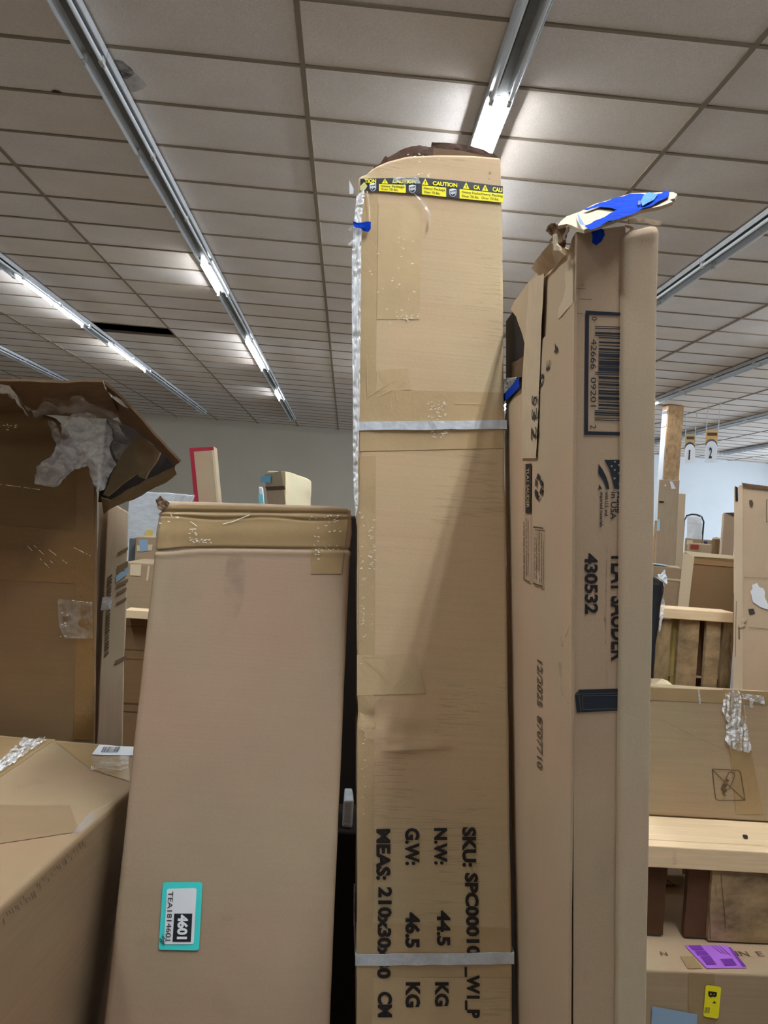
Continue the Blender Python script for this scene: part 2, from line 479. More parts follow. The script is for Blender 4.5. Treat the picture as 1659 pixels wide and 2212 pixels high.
def tile_mesh():
    bm = bmesh.new()
    a, b = TX / 2 - .008, TY / 2 - .008
    lo = [bm.verts.new(p) for p in ((-a + .006, -b + .006, -.004), (a - .006, -b + .006, -.004), (a - .006, b - .006, -.004), (-a + .006, b - .006, -.004))]
    mid = [bm.verts.new(p) for p in ((-a, -b, 0), (a, -b, 0), (a, b, 0), (-a, b, 0))]
    hi = [bm.verts.new((v.co.x, v.co.y, .014)) for v in mid]
    bm.faces.new(lo[::-1]); bm.faces.new(hi)
    for A, B in ((lo, mid), (mid, hi)):
        for i in range(4): bm.faces.new((A[i], A[(i + 1) % 4], B[(i + 1) % 4], B[i]))
    return from_bm(bm)
tile_me = []
for m in TILE_MATS:
    me = tile_mesh(); me.materials.append(m); tile_me.append(me)
cols = [X0 + TX * k for k in range(math.ceil((XL - X0) / TX) - 1, math.floor((XR - X0) / TX) + 1)]
rows = [Y0T + TY * k for k in range(math.ceil((YB - Y0T) / TY) - 1, math.floor((YF - Y0T) / TY) + 1)]
tiles = []
rt = random.Random(11)
for cx_ in cols:
    for ry in rows:
        x, y = cx_ + TX / 2, ry + TY / 2
        if abs(x + 3.51) < .3 and abs(y - 12.277) < .2: continue           # the missing tile
        vis = 0
        if y > 2:
            px, py = proj((x, y, CEIL))
            if -120 < px < W_PX + 120 and -120 < py < 1000: vis = 1 / (y * y + x * x * .3)
        k = rt.choices((0, 1, 2), (.7, .3, .0))[0]
        tiles.append([vis, x, y, k])
for t in tiles:            # the pitted yellowish tiles at the upper right
    if 3.1 < t[1] < 4.4 and 3.9 < t[2] < 6.7: t[3] = 2 if rt.random() < .6 else 1
tiles.sort(key=lambda t: -t[0])
for vis, x, y, k in tiles[:298]:
    o = bpy.data.objects.new('ceiling_tile', tile_me[k]); C.objects.link(o)
    o.parent = ceiling; o.location = (x, y, CEIL + .006)
far = {0: [], 1: [], 2: []}
a, b = TX / 2 - .008, TY / 2 - .008
for vis, x, y, k in tiles[298:]:
    far[k].append(((x - a, y - b, CEIL + .003), (x + a, y + b, CEIL + .02)))
bm_all = boxes_mesh(far[0] + far[1] + far[2])
bm_all.materials.append(TILE_MATS[0]); bm_all.materials.append(TILE_MATS[1]); bm_all.materials.append(TILE_MATS[2])
n0, n1 = len(far[0]) * 6, len(far[1]) * 6
for i, p in enumerate(bm_all.polygons): p.material_index = 0 if i < n0 else (1 if i < n0 + n1 else 2)
link_mesh('distant_ceiling_tiles', bm_all, None, ceiling, kind='stuff')
bar_x = boxes_mesh([((-.016, YB, -.006), (.016, YF, .006)), ((-.002, YB, .006), (.002, YF, .035))]); bar_x.materials.append(BAR)
bar_y = boxes_mesh([((XL, -.012, -.0065), (XR, .012, .0055)), ((XL, -.002, .0055), (XR, .002, .035))]); bar_y.materials.append(BAR)
for x in cols:
    o = bpy.data.objects.new('main_tee_bar', bar_x); C.objects.link(o); o.parent = ceiling; o.location = (x, 0, CEIL)
for y in rows:
    o = bpy.data.objects.new('cross_tee_bar', bar_y); C.objects.link(o); o.parent = ceiling; o.location = (0, y, CEIL)

# ------------------------------------------------------------------ strip lights
LIT = mat('lit_fluorescent_tube', srgb(255, 255, 255), rough=.3, emis=(.90, .96, 1, 1), estr=TUBE_STRENGTH)
LIT_BOOST = mat('boosted_fluorescent_tube', srgb(255, 255, 255), rough=.3, emis=(.90, .96, 1, 1), estr=TUBE_STRENGTH * 1.8)  # same lamp with output raised to strengthen key light and shadow
UNLIT = mat('dark_fluorescent_tube', srgb(238, 246, 255), rough=.18, spec=.7)
HOUSE = mat('enamelled_steel', srgb(206, 210, 216), rough=.4, spec=.5, var=.12, vscale=12)
SIDE = mat('dusty_steel_channel', srgb(104, 102, 100), rough=.5, var=.2, vscale=8)
SOCK = mat('lamp_holder_plastic', srgb(214, 214, 210), rough=.5)
FL = 2 * TX
def housing_me():
    bm = bmesh.new()
    prof = [(-.085, -.052), (-.080, -.054), (-.030, -.012), (-.024, -.040), (.024, -.040), (.030, -.012), (.080, -.054), (.085, -.052), (.085, -.006), (-.085, -.006)]
    ends = []
    for y in (-FL / 2 + .002, FL / 2 - .002):
        ends.append([bm.verts.new((x, y, z)) for x, z in prof])
    n = len(prof)
    for i in range(n): bm.faces.new((ends[0][i], ends[0][(i + 1) % n], ends[1][(i + 1) % n], ends[1][i]))
    bm.faces.new(ends[0]); bm.faces.new(ends[1][::-1])
    me = from_bm(bm); me.materials.append(HOUSE); me.materials.append(SIDE)
    for p in me.polygons:
        c = p.center
        if abs(c.x) < .05 and c.z > -.045: p.material_index = 1
    return me
hou = housing_me()
def tube_me(y0, y1, m):
    bm = bmesh.new(); tube_bm(bm, [(0, y0 + .03, 0), (0, y1 - .03, 0)], .0135, 8)
    me = from_bm(bm); me.materials.append(m); return me
tubes = {(h, l): tube_me(-TX / 2, TX / 2, (UNLIT, LIT, LIT_BOOST)[l]) for h in (0, 1) for l in (0, 1, 2)}
sock_me = boxes_mesh([((-.012, -.013, -.018), (.012, .013, .046))]); sock_me.materials.append(SOCK)
ORD = ['first', 'second', 'third', 'fourth', 'fifth', 'sixth', 'seventh', 'eighth', 'ninth', 'tenth', 'eleventh', 'twelfth', 'thirteenth', 'fourteenth']
ROWS = [(-6.578, 'far left row', 6.0, {-8, 0, 2}),
        (-4.140, 'second row from left', 6.0, {4, 5, 7, 8, -8}),
        (-1.701, 'row through the top left', 2.2, {3, 6, 7, 10, -3, -4}),
        (.737, 'row behind the tallest carton', 2.2, {0, 1, 2, 6, 7, -3, -4}),
        (3.175, 'row right of torn carton', 3.0, {9, 10, -9}),
        (5.614, 'fifth row from left', 6.0, {2, 3, 8, 9, -8}),
        (8.052, 'row over the numbered signs', 8.0, {0, 1, 4, 5}),
        (10.49, 'outermost right row', 9.0, {3, 4, 7})]
for x, desc, ymin, lit in ROWS:
    ks = [k for k in range(-11, 15)]
    starts = [k for k in range(-10, 14, 2)]
    seen = []
    for k in starts:
        y = 4.685 + TX * k + TX
        if y + TX > YF: continue
        seen.append((k, y))
    nfar = len(seen)
    for i, (k, y) in enumerate(seen):
        st = ((k in lit), (k + 1) in lit)
        invis = y + TX < ymin + 1.5
        if invis and not any(st): continue
        word = 'glowing' if all(st) else ('half-lit' if any(st) else 'unlit')
        if invis: lab, g = 'overhead fluorescent strip behind the viewpoint, %s from back wall, %s' % (ORD[nfar - 1 - i], desc), 'strip lights behind the viewpoint'
        else: lab, g = '%s fluorescent strip, %s from back wall, %s' % (word, ORD[nfar - 1 - i], desc), 'strip lights on the ceiling'
        t = thing('strip_light', lab, 'light', (x, y, CEIL - .006), g)
        def sub(nm, me, loc):
            o = bpy.data.objects.new(nm, me); C.objects.link(o); o.parent = t; o.location = loc
        sub('housing', hou, (0, 0, 0))
        for h in (0, 1):
            for sx in (-.055, .055):
                on = st[h] and (sx < 0 or abs(x - .737) < .1)          # most fixtures burn one lamp of two
                sub('tube', tubes[(h, (2 if abs(x + .48) < 1.4 and k < 0 else 1) if on else 0)], (sx, (h - .5) * TX, -.058 if on else -.076))
                for e in (-1, 1): sub('lamp_holder', sock_me, (sx, (h - .5) * TX + e * (TX / 2 - .015), -.076))
# ------------------------------------------------------------------ builders for things
G_BACK = 'cartons standing at the back of the store'
def carton(name, label, m, tl, tr, bl, br, Y, depth, z=0., ytr=None, ybl=None, seed=1., dent=.0015, r=.006, cell=.04, group=None, cat='box', dvec=None, disp=None, warp=None, body='body', fine=None):
    k = Carton(tl, tr, bl, br, Y, ytr or Y, ybl or Y, depth, z, seed, dent, dvec, disp)
    t = thing(name, label, cat, k.base, group)
    k.t = t
    k.body = link_mesh(body, carton_mesh(k.c8, r, cell, k.disp, warp, fine), m, t, smooth=True)
    return k
def bridge(x, pts):
    for (a, ya), (b, yb) in zip(pts, pts[1:]):
        if x <= b: return ya + (yb - ya) * (x - a) / (b - a)
    return pts[-1][1]
def gauss(d, s): return math.exp(-(d / s) ** 2)

# ------------------------------------------------------------------ the tall carton in the middle
_d0 = dents(.0016, 2.)
def tall_disp(p):
    x, y = proj(p)
    h = _d0(p)
    if 830 < x < 1010:                                  # the gash in the middle
        c = 1606 - (x - 850) * .085
        k = max(0., 1 - abs((x - 905) / 85) ** 3)
        h += k * (-.016 * gauss(y - (c - 9), 9) + .006 * gauss(y - (c + 9), 11))
    if 775 < x < 870:
        c = 1564 - (x - 780) * .12
        h += max(0., 1 - abs((x - 822) / 48) ** 2) * (-.009 * gauss(y - (c - 7), 7) + .005 * gauss(y - (c + 8), 9))
    if y < 420 and x < 1000:                            # fold under the crushed top
        c = 372 - max(0, 40 - abs(x - 860)) * .05
        h += -.004 * gauss(y - c, 6) * max(0, min(1, (1000 - x) / 120))
    if x < 785 and 1490 < y < 1620: h -= .004 * gauss(y - 1530, 14)
    return h
def tall_warp(u, v, w):
    k = bridge(u, [(0, 44), (.04, 36), (.1, 20), (.2, 5), (.34, -7), (.55, -9), (.8, -5), (1, 2)]) / 2500
    return (u, v * (1 - k * min(1, v) ** 4), w)
cb = carton('tall_carton', 'tallest taped cardboard carton with a yellow caution band and two white straps', K_TALL,
            (774, 345), (1083, 337), (771, 2212), (1108, 2212), 1.66, .29, ytr=1.68, ybl=1.52, cell=.0115, dvec=(0, 1, 0), disp=tall_disp, warp=tall_warp, fine=(.39, .46, 60))
T, Fc = cb.t, cb.front
TORN = mat('torn_board_edge', srgb(70, 50, 40), rough=.9, var=.3, vscale=40)
# rim of the torn top standing behind the front edge
rim = [(800, 378), (806, 362), (822, 352), (832, 338), (838, 341), (862, 326), (882, 318), (906, 312), (915, 315), (932, 316), (933, 307), (960, 308), (1000, 312), (1040, 322), (1066, 332), (1079, 341), (1079, 362), (1000, 352), (900, 348), (840, 366), (815, 385)]
Fr = Face(Fc.o - Fc.n * .05, Fc.n)
link_mesh('torn_rim', sheet_px(Fr, rim, 0, sub=2, amp=.004, seed=3, fscale=40, thick=.005), TORN, T)
link_mesh('torn_edge', sheet_px(Fc, [(940, 309), (1000, 315), (1050, 326), (1078, 339), (1080, 345), (1050, 337), (1000, 331), (940, 328)], -.02, sub=2, amp=.002, seed=5, thick=.004), K_INSIDE, T)
# packing tapes
tp = [grid_px(Fc, [(780, 425), (816, 425), (812, 860), (777, 860)], .0006, 2, 40),
      grid_px(Fc, [(777, 985), (812, 985), (804, 2230), (770, 2230)], .0006, 2, 90)]
put_each('packing_tape', tp, TAPE, T, smooth=True)
put('packing_tape', grid_px(Fc, [(817, 440), (912, 440), (906, 690), (814, 690)], .0006, 8, 24), TAPE2, T, smooth=True)
put('packing_tape', grid_px(Fc, [(777, 842), (1086, 848), (1088, 968), (777, 975)], .0009, 24, 12), TAPE, T, smooth=True)
put('packing_tape', grid_px(Fc, [(814, 800), (882, 796), (888, 842), (812, 846)], .0009, 6, 4), TAPE2, T, smooth=True)
put('packing_tape', grid_px(Fc, [(771, 1415), (900, 1412), (919, 1498), (771, 1502)], .0009, 12, 9), TAPE2, T, smooth=True)
put('packing_tape', grid_px(Fc, [(770, 1992), (1100, 2004), (1104, 2110), (770, 2112)], .0006, 24, 9), TAPE, T, smooth=True)
put('packing_tape', grid_px(Fc, [(806, 2112), (1040, 2112), (1042, 2226), (806, 2226)], .0006, 20, 9), TAPE2, T, smooth=True)
# wrinkles standing in the tapes
z4 = zoomed(760, 760, 4.74); z5 = zoomed(760, 1380, 4.74)
wr = []
for a, b in [((280, 190), (340, 350)), ((150, 470), (450, 280)), ((250, 460), (440, 380)), ((450, 390), (470, 500)), ((480, 290), (530, 200)), ((490, 350), (560, 290)), ((150, 30), (160, 450)), ((340, 340), (355, 210)), ((400, 510), (410, 600)), ((1435, 530), (1445, 690)), ((1510, 540), (1525, 740)), ((1060, 527), (1330, 532))]:
    wr.append(stroke_px(Fc, z4(a, b), 1.3, .0026))
for a, b in [((130, 205), (390, 440)), ((240, 250), (330, 350)), ((355, 195), (420, 290)), ((490, 400), (370, 560)), ((560, 415), (670, 260)), ((580, 435), (700, 340)), ((400, 560), (540, 440)), ((310, 575), (285, 620)), ((395, 575), (375, 620)), ((80, 1340), (160, 1290)), ((90, 178), (390, 172))]:
    wr.append(stroke_px(Fc, z5(a, b), 1.2, .0026))
put('tape_wrinkles', join(wr), mat('tape_wrinkle', srgb(208, 182, 142), rough=.25, spec=.5), T, kind='stuff')
gl = []
rg = random.Random(8)
for x0, y0, x1, y1, n in [(922, 868, 962, 902, 60), (880, 905, 1030, 920, 30), (920, 928, 965, 945, 34), (790, 480, 905, 700, 46), (850, 672, 905, 695, 26), (795, 1130, 808, 1230, 46), (778, 1110, 786, 1380, 40), (780, 1560, 790, 2000, 16), (772, 1060, 806, 1700, 24), (895, 370, 945, 385, 14), (870, 330, 950, 352, 12)]:
    for _ in range(int(n * .6)):
        x, y = rg.uniform(x0, x1), rg.uniform(y0, y1); l = rg.uniform(1.2, 4.5)
        gl.append(stroke_px(Fc, [(x, y), (x + l, y + rg.uniform(-1.5, 1.5))], rg.uniform(.8, 1.8), .0028))
put('tape_bubble_glints', join(gl), mat('painted_bubble_glint', srgb(240, 236, 226), rough=.1, spec=.8), T, kind='stuff')  # near-white strokes paint the glints on the tape bubbles
# caution band
topc = [(770, 389), (783, 388), (905, 385), (990, 392), (1087, 404)]
botc = [(770, 412), (783, 413), (905, 421), (990, 431), (1088, 440)]
cy_ = lambda x, t: bridge(x, topc) * (1 - t) + bridge(x, botc) * t
def cband(x0, x1, t0, t1, off, n=10):
    vs, fs = [], []
    for i in range(n + 1):
        x = x0 + (x1 - x0) * i / n
        vs += [Fc.hit(x, cy_(x, t0), off), Fc.hit(x, cy_(x, t1), off)]
    return vs, [(2 * i, 2 * i + 1, 2 * i + 3, 2 * i + 2) for i in range(n)]
band = put('caution_tape', cband(778, 1085.5, 0, 1, .0032, 40), BLACK, T, smooth=True)
put_each('yellow_panel', [cband(a, b, .46, .99, .0038) for a, b in ((818, 876), (911, 963), (992, 1085.5))], YELLOW, band)
tr = []
for x in (831, 918, 1006, 1047):
    tr.append(poly_px(Fc, [(x - 7, cy_(x - 7, .42)), (x, cy_(x, .04)), (x + 7, cy_(x + 7, .42))], .0044))
tx = []
def ctext(s, x0, x1, tb, hgt, bold=.02):
    return text_px(Fc, s, (x0, cy_(x0, tb - .03)), (x1, cy_(x1, tb - .03)), (0, -hgt * .84), .0044, bold)
yl = [ctext('TION', 787, 812, .40, 10, .04), ctext('CAUTION', 848, 898, .40, 9.5, .04), ctext('CAUTION', 934, 987, .41, 10, .04), ctext('CA', 1022, 1036, .41, 10.5, .04), ctext('CAU', 1063, 1084, .41, 11, .04)]
put_each('caution_print', yl, YELLOW, band)
put_each('warning_triangles', tr, YELLOW, band)
ex = []
for x in (831, 918, 1006, 1047): ex.append(text_px(Fc, '!', (x - .9, cy_(x, .38)), (x + .9, cy_(x, .38)), (0, -7), .005, .02))
bl_ = ex + [ctext('Heavy Package', 822, 873, .70, 5.6, .01), ctext('Over 70 lbs.', 822, 860, .93, 5.8, .01), ctext('Heavy Package', 915, 961, .70, 5.8, .01), ctext('Over 70 lbs.', 915, 950, .93, 6, .01), ctext('Heavy Packa', 997, 1037, .70, 5.8, .01), ctext('Over 70 lbs.', 997, 1034, .93, 6, .01), ctext('Heavy Packag', 1038, 1085, .70, 6, .01), ctext('Over 70 lbs.', 1039, 1077, .93, 6.2, .01)]
put_each('small_print', bl_, INK, band)
sh = []
for x, w in ((805, 7), (890, 7.5), (977.5, 7.5)):
    y = cy_(x, .72)
    sh.append(poly_px(Fc, [(x - w, y - 8), (x, y - 9.5), (x + w, y - 8), (x + w, y + 3), (x + w * .6, y + 7), (x, y + 9.5), (x - w * .6, y + 7), (x - w, y + 3)], .0042))
shd = []
for x, w in ((805, 5.7), (890, 6.2), (977.5, 6.2)):
    y = cy_(x, .72)
    shd.append(poly_px(Fc, [(x - w, y - 3.5), (x + w, y - 6), (x + w, y + 2.5), (x + w * .6, y + 6), (x, y + 8), (x - w * .6, y + 6), (x - w, y + 2.5)], .0047))
put_each('shield_emblem', sh, WHITE, band)
put_each('shield_emblem', shd, BLACK, band)
put_each('shield_lettering', [text_px(Fc, 'ups', (x - 5.5, cy_(x, .72) + 3), (x + 5.5, cy_(x, .72) + 2), (0, -7.5), .0052, .03) for x in (805, 890, 977.5)], WHITE, band)
link_mesh('torn_film', sheet_px(Fc, [(850, 386), (902, 384), (908, 400), (885, 398), (872, 402), (868, 396), (846, 399)], .006, sub=3, amp=.002, fscale=90), SHINE, band)
# white straps hooped round the carton
def strap(y, hpx, dx=0):
    vs, fs = [], []
    FBL, FBR, FTR, FTL, BBL, BBR, BTR, BTL = cb.c8
    def vfor(X, yy, a, b):
        lo, hi = 0., 1.
        for _ in range(30):
            m = (lo + hi) / 2
            if proj(a.lerp(b, m))[1] > yy: lo = m
            else: hi = m
        return lo
    mid = sum(cb.c8, Vector()) / 8
    rings = []
    for dy in (-hpx / 2, hpx / 2):
        v1 = vfor(0, y + dy + 4, FBL, FTL); v2 = vfor(0, y + dy, FBR, FTR)
        c = [FBL.lerp(FTL, v1), FBR.lerp(FTR, v2), BBR.lerp(BTR, v2), BBL.lerp(BTL, v1)]
        rings.append(c)
    cen = sum(rings[0], Vector()) / 4
    pts = []
    for c in rings:
        row = []
        for i in range(4):
            p, q = c[i], c[(i + 1) % 4]
            n = 26
            for k in range(n):
                w = p.lerp(q, k / n); d = (w - cen); d.z = 0
                row.append((w + d.normalized() * .005))
        pts.append(row)
    bm = bmesh.new()
    R = [[bm.verts.new(p) for p in row] for row in pts]
    N_ = len(R[0])
    for k in range(N_):
        bm.faces.new((R[0][k], R[0][(k + 1) % N_], R[1][(k + 1) % N_], R[1][k]))
    for v in bm.verts:
        v.co += Vector((noise.noise(v.co * 60) * .0012, noise.noise(v.co * 55 + Vector((5, 5, 5))) * .0016, noise.noise(v.co * 25) * .002))
    bmesh.ops.recalc_face_normals(bm, faces=bm.faces[:])
    bmesh.ops.solidify(bm, geom=bm.faces[:], thickness=.002)
    return link_mesh('white_strap', from_bm(bm), STRAP, T)
strap(917, 19); strap(2068, 24)
# printed lines reading downwards
def down(s, x0, y0, x1, y1, h, bold=.045, shear=0., off=.0024, face=None):
    return text_px(face or Fc, s, (x0, y0), (x1, y1), (h, 0), off, bold, shear)
put_each('printed_lettering', [down('SKU:', 999.5, 1786, 1000.5, 1872, 28), down('SPC00010', 1005, 1885, 1009.5, 2064, 26.5), down('_W1_P', 1009, 2088, 1010.5, 2199, 26)], INK, T)
put_each('printed_lettering', [down('N.W:', 939, 1788, 939.5, 1867, 26.5), down('44.5', 945, 1966, 945, 2042, 27), down('KG', 941, 2121, 941, 2173, 28)], INK, T)
put_each('printed_lettering', [down('G.W:', 876.5, 1788, 877, 1868, 29), down('46.5', 877.5, 1970, 877, 2047, 29), down('KG', 878, 2121, 877.5, 2175, 29.5)], INK, T)
put_each('printed_lettering', [down('MEAS:', 814.5, 1790, 814.5, 1900, 28.5), down('210x30x30', 819, 1915, 816, 2113, 27.5), down('CM', 817.5, 2141, 818, 2196, 29)], INK, T)
# shrink film along the left edge, blue tape, tatters
Fe = Face(Fc.o + Fc.n * .004, Fc.n)
edge = [(770, 425), (784, 398), (788, 420), (781, 470), (780, 600), (778, 760), (777, 900), (773, 1000), (774, 1090), (768, 1120), (764, 1060), (762, 960), (762, 840), (760, 700), (760, 560), (763, 500)]
link_mesh('shrink_film', sheet_px(Fe, edge, 0, sub=4, amp=.004, seed=7, fscale=55, ridged=True), film_mat('glint_streaked_film', (.92, .94, .98, 1), .84, rough=.16, bump=.8, bscale=160, st=(1, 1, .06), swing=.3), T)  # white streaks in the film colour paint the tube highlights
link_mesh('shrink_film', sheet_px(Fe, [(754, 391), (764, 410), (763, 420), (755, 421)], .004, sub=2, amp=.002), FILM, T)
link_mesh('shrink_film', sheet_px(Fe, [(752, 498), (762, 487), (763, 495), (755, 502)], .004, sub=2, amp=.002), FILM, T)
link_mesh('shrink_film', sheet_px(Fe, [(751, 530), (761, 520), (763, 527), (754, 533)], .004, sub=2, amp=.002), FILM, T)
link_mesh('tape_tatter', sheet_px(Fe, [(892, 420), (897, 422), (916, 440), (931, 466), (928, 470), (918, 455), (910, 440)], .006, sub=2, amp=.003, fscale=60), SHINE, T)
link_mesh('tape_tatter', sheet_px(Fe, [(926, 466), (931, 468), (930, 490), (925, 488)], .006, sub=2, amp=.002), TAPE_PALE, T)
link_mesh('tape_tatter', sheet_px(Fe, [(791, 415), (794, 416), (799, 450), (800, 486), (797, 486), (796, 450)], .006, sub=2, amp=.002), TAPE_PALE, T)
link_mesh('tape_tatter', sheet_px(Fe, [(776, 408), (786, 398), (793, 406), (788, 414), (780, 416)], .008, sub=2, amp=.004), mat('torn_yellow_film', srgb(220, 214, 150), rough=.4), T)
link_mesh('blue_tape', sheet_px(Fe, [(761.5, 482), (772, 485), (783, 485), (790, 483), (800.5, 484), (800, 499), (795, 505), (786, 503), (778, 498), (770, 497), (764, 494)], .009, sub=3, amp=.003, fscale=60), BLUE, T)
put_each('carton_mark', [stroke_px(Fc, [(1056, 373), (1060, 373), (1060, 377), (1056, 377)], 1, .002, True), stroke_px(Fc, [(1055, 386), (1057, 388)], 1, .002)], INK_BROWN, T)

# ------------------------------------------------------------------ the wide carton left of it
_d1 = dents(.0014, 3.)
def wide_disp(p):
    x, y = proj(p)
    h = _d1(p)
    c = 1104 + (x - 345) * .013
    h += -.006 * gauss(y - c, 3.2) + .0022 * gauss(y - c - 8, 7) - .0035 * gauss(y - c - 13 - 3 * math.sin(x * .03), 2.6)
    c2 = 1182 + 8 * math.exp(-((x - 345) / 60) ** 2) + (x - 345) * .012
    h += -.0045 * gauss(y - c2, 3) + .0018 * gauss(y - c2 - 8, 7)
    h += .002 * gauss(y - 1150, 18)
    s = (y - 1085) / 1127
    xl = 345 - s * 125
    h += -.0018 * gauss(x - (xl + 34), 3)
    return h
def wide_warp(u, v, w):
    k = bridge(u, [(0, 4), (.03, -2), (.5, 0), (.9, 2), (1, 8)]) / 1800
    return (u, v * (1 - k * v ** 6), w)
lb = carton('wide_carton', 'broad brown carton with a turquoise-edged number label, left of the tallest one', K_LEFT,
            (345, 1083), (761, 1092), (222, 2212), (713, 2212), 1.70, .22, ytr=1.70, ybl=1.46, cell=.011, r=.012, dvec=(-.06, 1, -.0), disp=wide_disp, warp=wide_warp, fine=(.90, .993, 50))
T, Fc = lb.t, lb.front
put('packing_tape', grid_px(Fc, [(392, 1090), (752, 1100), (742, 1185), (400, 1180)], .0009, 40, 40), TAPE_DULL, T, smooth=True)
put('packing_tape', grid_px(Fc, [(352, 1094), (392, 1090), (400, 1180), (340, 1186)], .001, 8, 40), TAPE_DULL, T, smooth=True)
put('packing_tape', grid_px(Fc, [(676, 1120), (752, 1118), (738, 1240), (672, 1240)], .0013, 8, 50), TAPE_DULL, T, smooth=True)
z1 = zoomed(320, 1070, 6.9125); z2 = zoomed(200, 920, 2.765)
wr = []
for a in [[(640, 400), (700, 440), (730, 465)], [(630, 515), (720, 510)], [(1120, 435), (1260, 400), (1520, 300)], [(340, 280), (360, 315)], [(170, 420), (205, 425)], [(300, 395), (325, 400)]]:
    wr.append(stroke_px(Fc, z1(*a), 1.6, .0034))
rg = random.Random(5)
def sparkle(x0, y0, x1, y1, n, f, off=.003):
    out = []
    for _ in range(int(n * .6)):
        x, y = rg.uniform(x0, x1), rg.uniform(y0, y1); l = rg.uniform(1.2, 4.5)
        out.append(stroke_px(f, [(x, y), (x + l, y + rg.uniform(-1.5, 1.5))], rg.uniform(.8, 1.9), off))
    return out
wr += sparkle(408, 1166, 456, 1173, 34, Fc, .0034) + sparkle(408, 1142, 424, 1166, 14, Fc, .0034) + sparkle(678, 1140, 690, 1210, 22, Fc, .0034) + sparkle(700, 1115, 735, 1150, 26, Fc, .0034) + sparkle(640, 1112, 735, 1128, 14, Fc, .0034) + sparkle(680, 1178, 730, 1190, 16, Fc, .0034)
put('tape_bubble_glints', join(wr), MATS['painted_bubble_glint'], T, kind='stuff')  # glints on wrinkles and bubbles, painted as pale strokes
z3 = zoomed(330, 1880, 11.64)
st = put('number_label', poly_px(Fc, rrect(z3((262, 293), (1258, 293), (1168, 2005), (150, 1990)), .08), .0022), TEAL, T)
put('white_panel', poly_px(Fc, rrect(z3((368, 452), (1112, 440), (1036, 1845), (290, 1850)), .08), .0028), WHITE, st)
put('black_panel', poly_px(Fc, z3((552, 1075), (1005, 1075), (965, 1782), (508, 1782)), .0033), BLACK, st)
put('number_print', down('4601', 387, 1974.5, 384.3, 2027.5, 20.5, .05, 0, .0040, Fc), WHITE, st)
put('code_print', down('TEA1814601', 364.6, 1924.5, 358.8, 2030.5, 11.3, .0, 0, .0036, Fc), INK, st)
put('pen_scribble', join([stroke_px(Fc, z3(*a), .9, .0038) for a in [[(250, 1600), (330, 1720), (240, 1640), (300, 1790), (180, 1690), (320, 1860), (170, 1740), (280, 1870)], [(340, 1570), (350, 1700), (320, 1790)]]]), INK, st)
SCUFF = film_mat('grey_scuff', (.12, .12, .13, 1), .08, rough=.8, bump=0, bscale=40, swing=.08)
link_mesh('ink_scuff', sheet_px(Fc, [(492, 1200), (518, 1196), (530, 1215), (528, 1290), (512, 1336), (488, 1330), (484, 1260)], .002, sub=2), SCUFF, T)
link_mesh('ink_scuff', sheet_px(Fc, [(480, 1978), (500, 1975), (506, 1984), (490, 1990), (478, 1988)], .002, sub=2), SCUFF, T)
link_mesh('crumpled_corner', sheet_px(Fc, [(337, 1082), (348, 1072), (353, 1078), (366, 1086), (362, 1096), (350, 1104), (342, 1100)], .004, sub=3, amp=.006, fscale=70, thick=.003), K_INSIDE, T)

# ------------------------------------------------------------------ the torn carton on the right
rc = carton('torn_carton', 'tall pale torn carton with a printed barcode and blue tape across its top', K_PINK,
            (1243, 500), (1352, 487), (1229, 2212), (1340, 2212), 1.101, .60, ytr=1.106, ybl=1.157, seed=4, cell=.02, r=.003, dvec=(.06, 1, 0))
T, F2 = rc.t, rc.front
FL_, FR_, FTR_, FTL_ = rc.c8[:4]
_p1 = (rc.c8[3], rc.c8[0], at(1091, 880, 1.696))
n1 = (_p1[1] - _p1[0]).cross(_p1[2] - _p1[0]).normalized()
if n1.x > 0: n1 = -n1
F1 = Face(_p1[0], n1, dents(.004, 9, 3.))
# inner body's left side sits back from the printed outer sheet
me = rc.body.data
b0 = rc.base
for v in me.vertices:
    w = v.co + b0
    d = (w - F1.o).dot(F1.n)
    far_ = max(0., min(1., (w.y - 1.12) / .22))
    tgt = -.001 - .033 * far_
    if d > tgt and w.x < .56 + .0: v.co -= F1.n * (d - tgt)
lower = [(1243, 652), (1205, 700), (1172, 735), (1150, 792), (1129, 838), (1112, 856), (1100, 872), (1092, 900), (1093, 1100), (1097, 1300), (1103, 1600), (1110, 1900), (1118, 2215), (1127, 2560), (1227.5, 2560), (1230.3, 2212), (1236.9, 1400)]
pl = link_mesh('side_panel', sheet_px(F1, lower, .0015, sub=4, amp=.0010, seed=2, fscale=5, thick=.004), K_PINK, T)
upper = [(1241, 545), (1226, 540), (1205, 530), (1196, 548), (1165, 577), (1130, 622), (1110, 648), (1100, 668), (1112, 684), (1124, 722), (1134, 757), (1146, 800), (1150, 850), (1180, 790), (1212, 720), (1241, 690)]
link_mesh('torn_side_strip', sheet_px(F1, upper, -.003, sub=4, amp=.0025, seed=6, fscale=8, thick=.004), K_PINK, T)
link_mesh('opening_shade_sheet', sheet_px(F1, [(1078, 694), (1104, 656), (1150, 740), (1160, 850), (1078, 900)], -.016, sub=2, thick=.003), MATS['painted_shade_black'], T)  # sheet painted near-black for the shade inside the tear
link_mesh('inner_ply', sheet_px(F1, [(1138, 754), (1118, 772), (1095, 784), (1084, 824), (1105, 816), (1140, 812)], -.010, sub=3, amp=.003, thick=.003), K_INSIDE, T)
curl = [(1214, 522, .016), (1196, 548, .020), (1180, 564, .018), (1163, 580, .012), (1176, 598, .002), (1200, 575, .001), (1222, 552, .001)]
link_mesh('torn_curl', sheet([F1.flat(x, y) + F1.n * o_ for x, y, o_ in curl], 3, .002, 3, 30, .003), K_PINK, T)
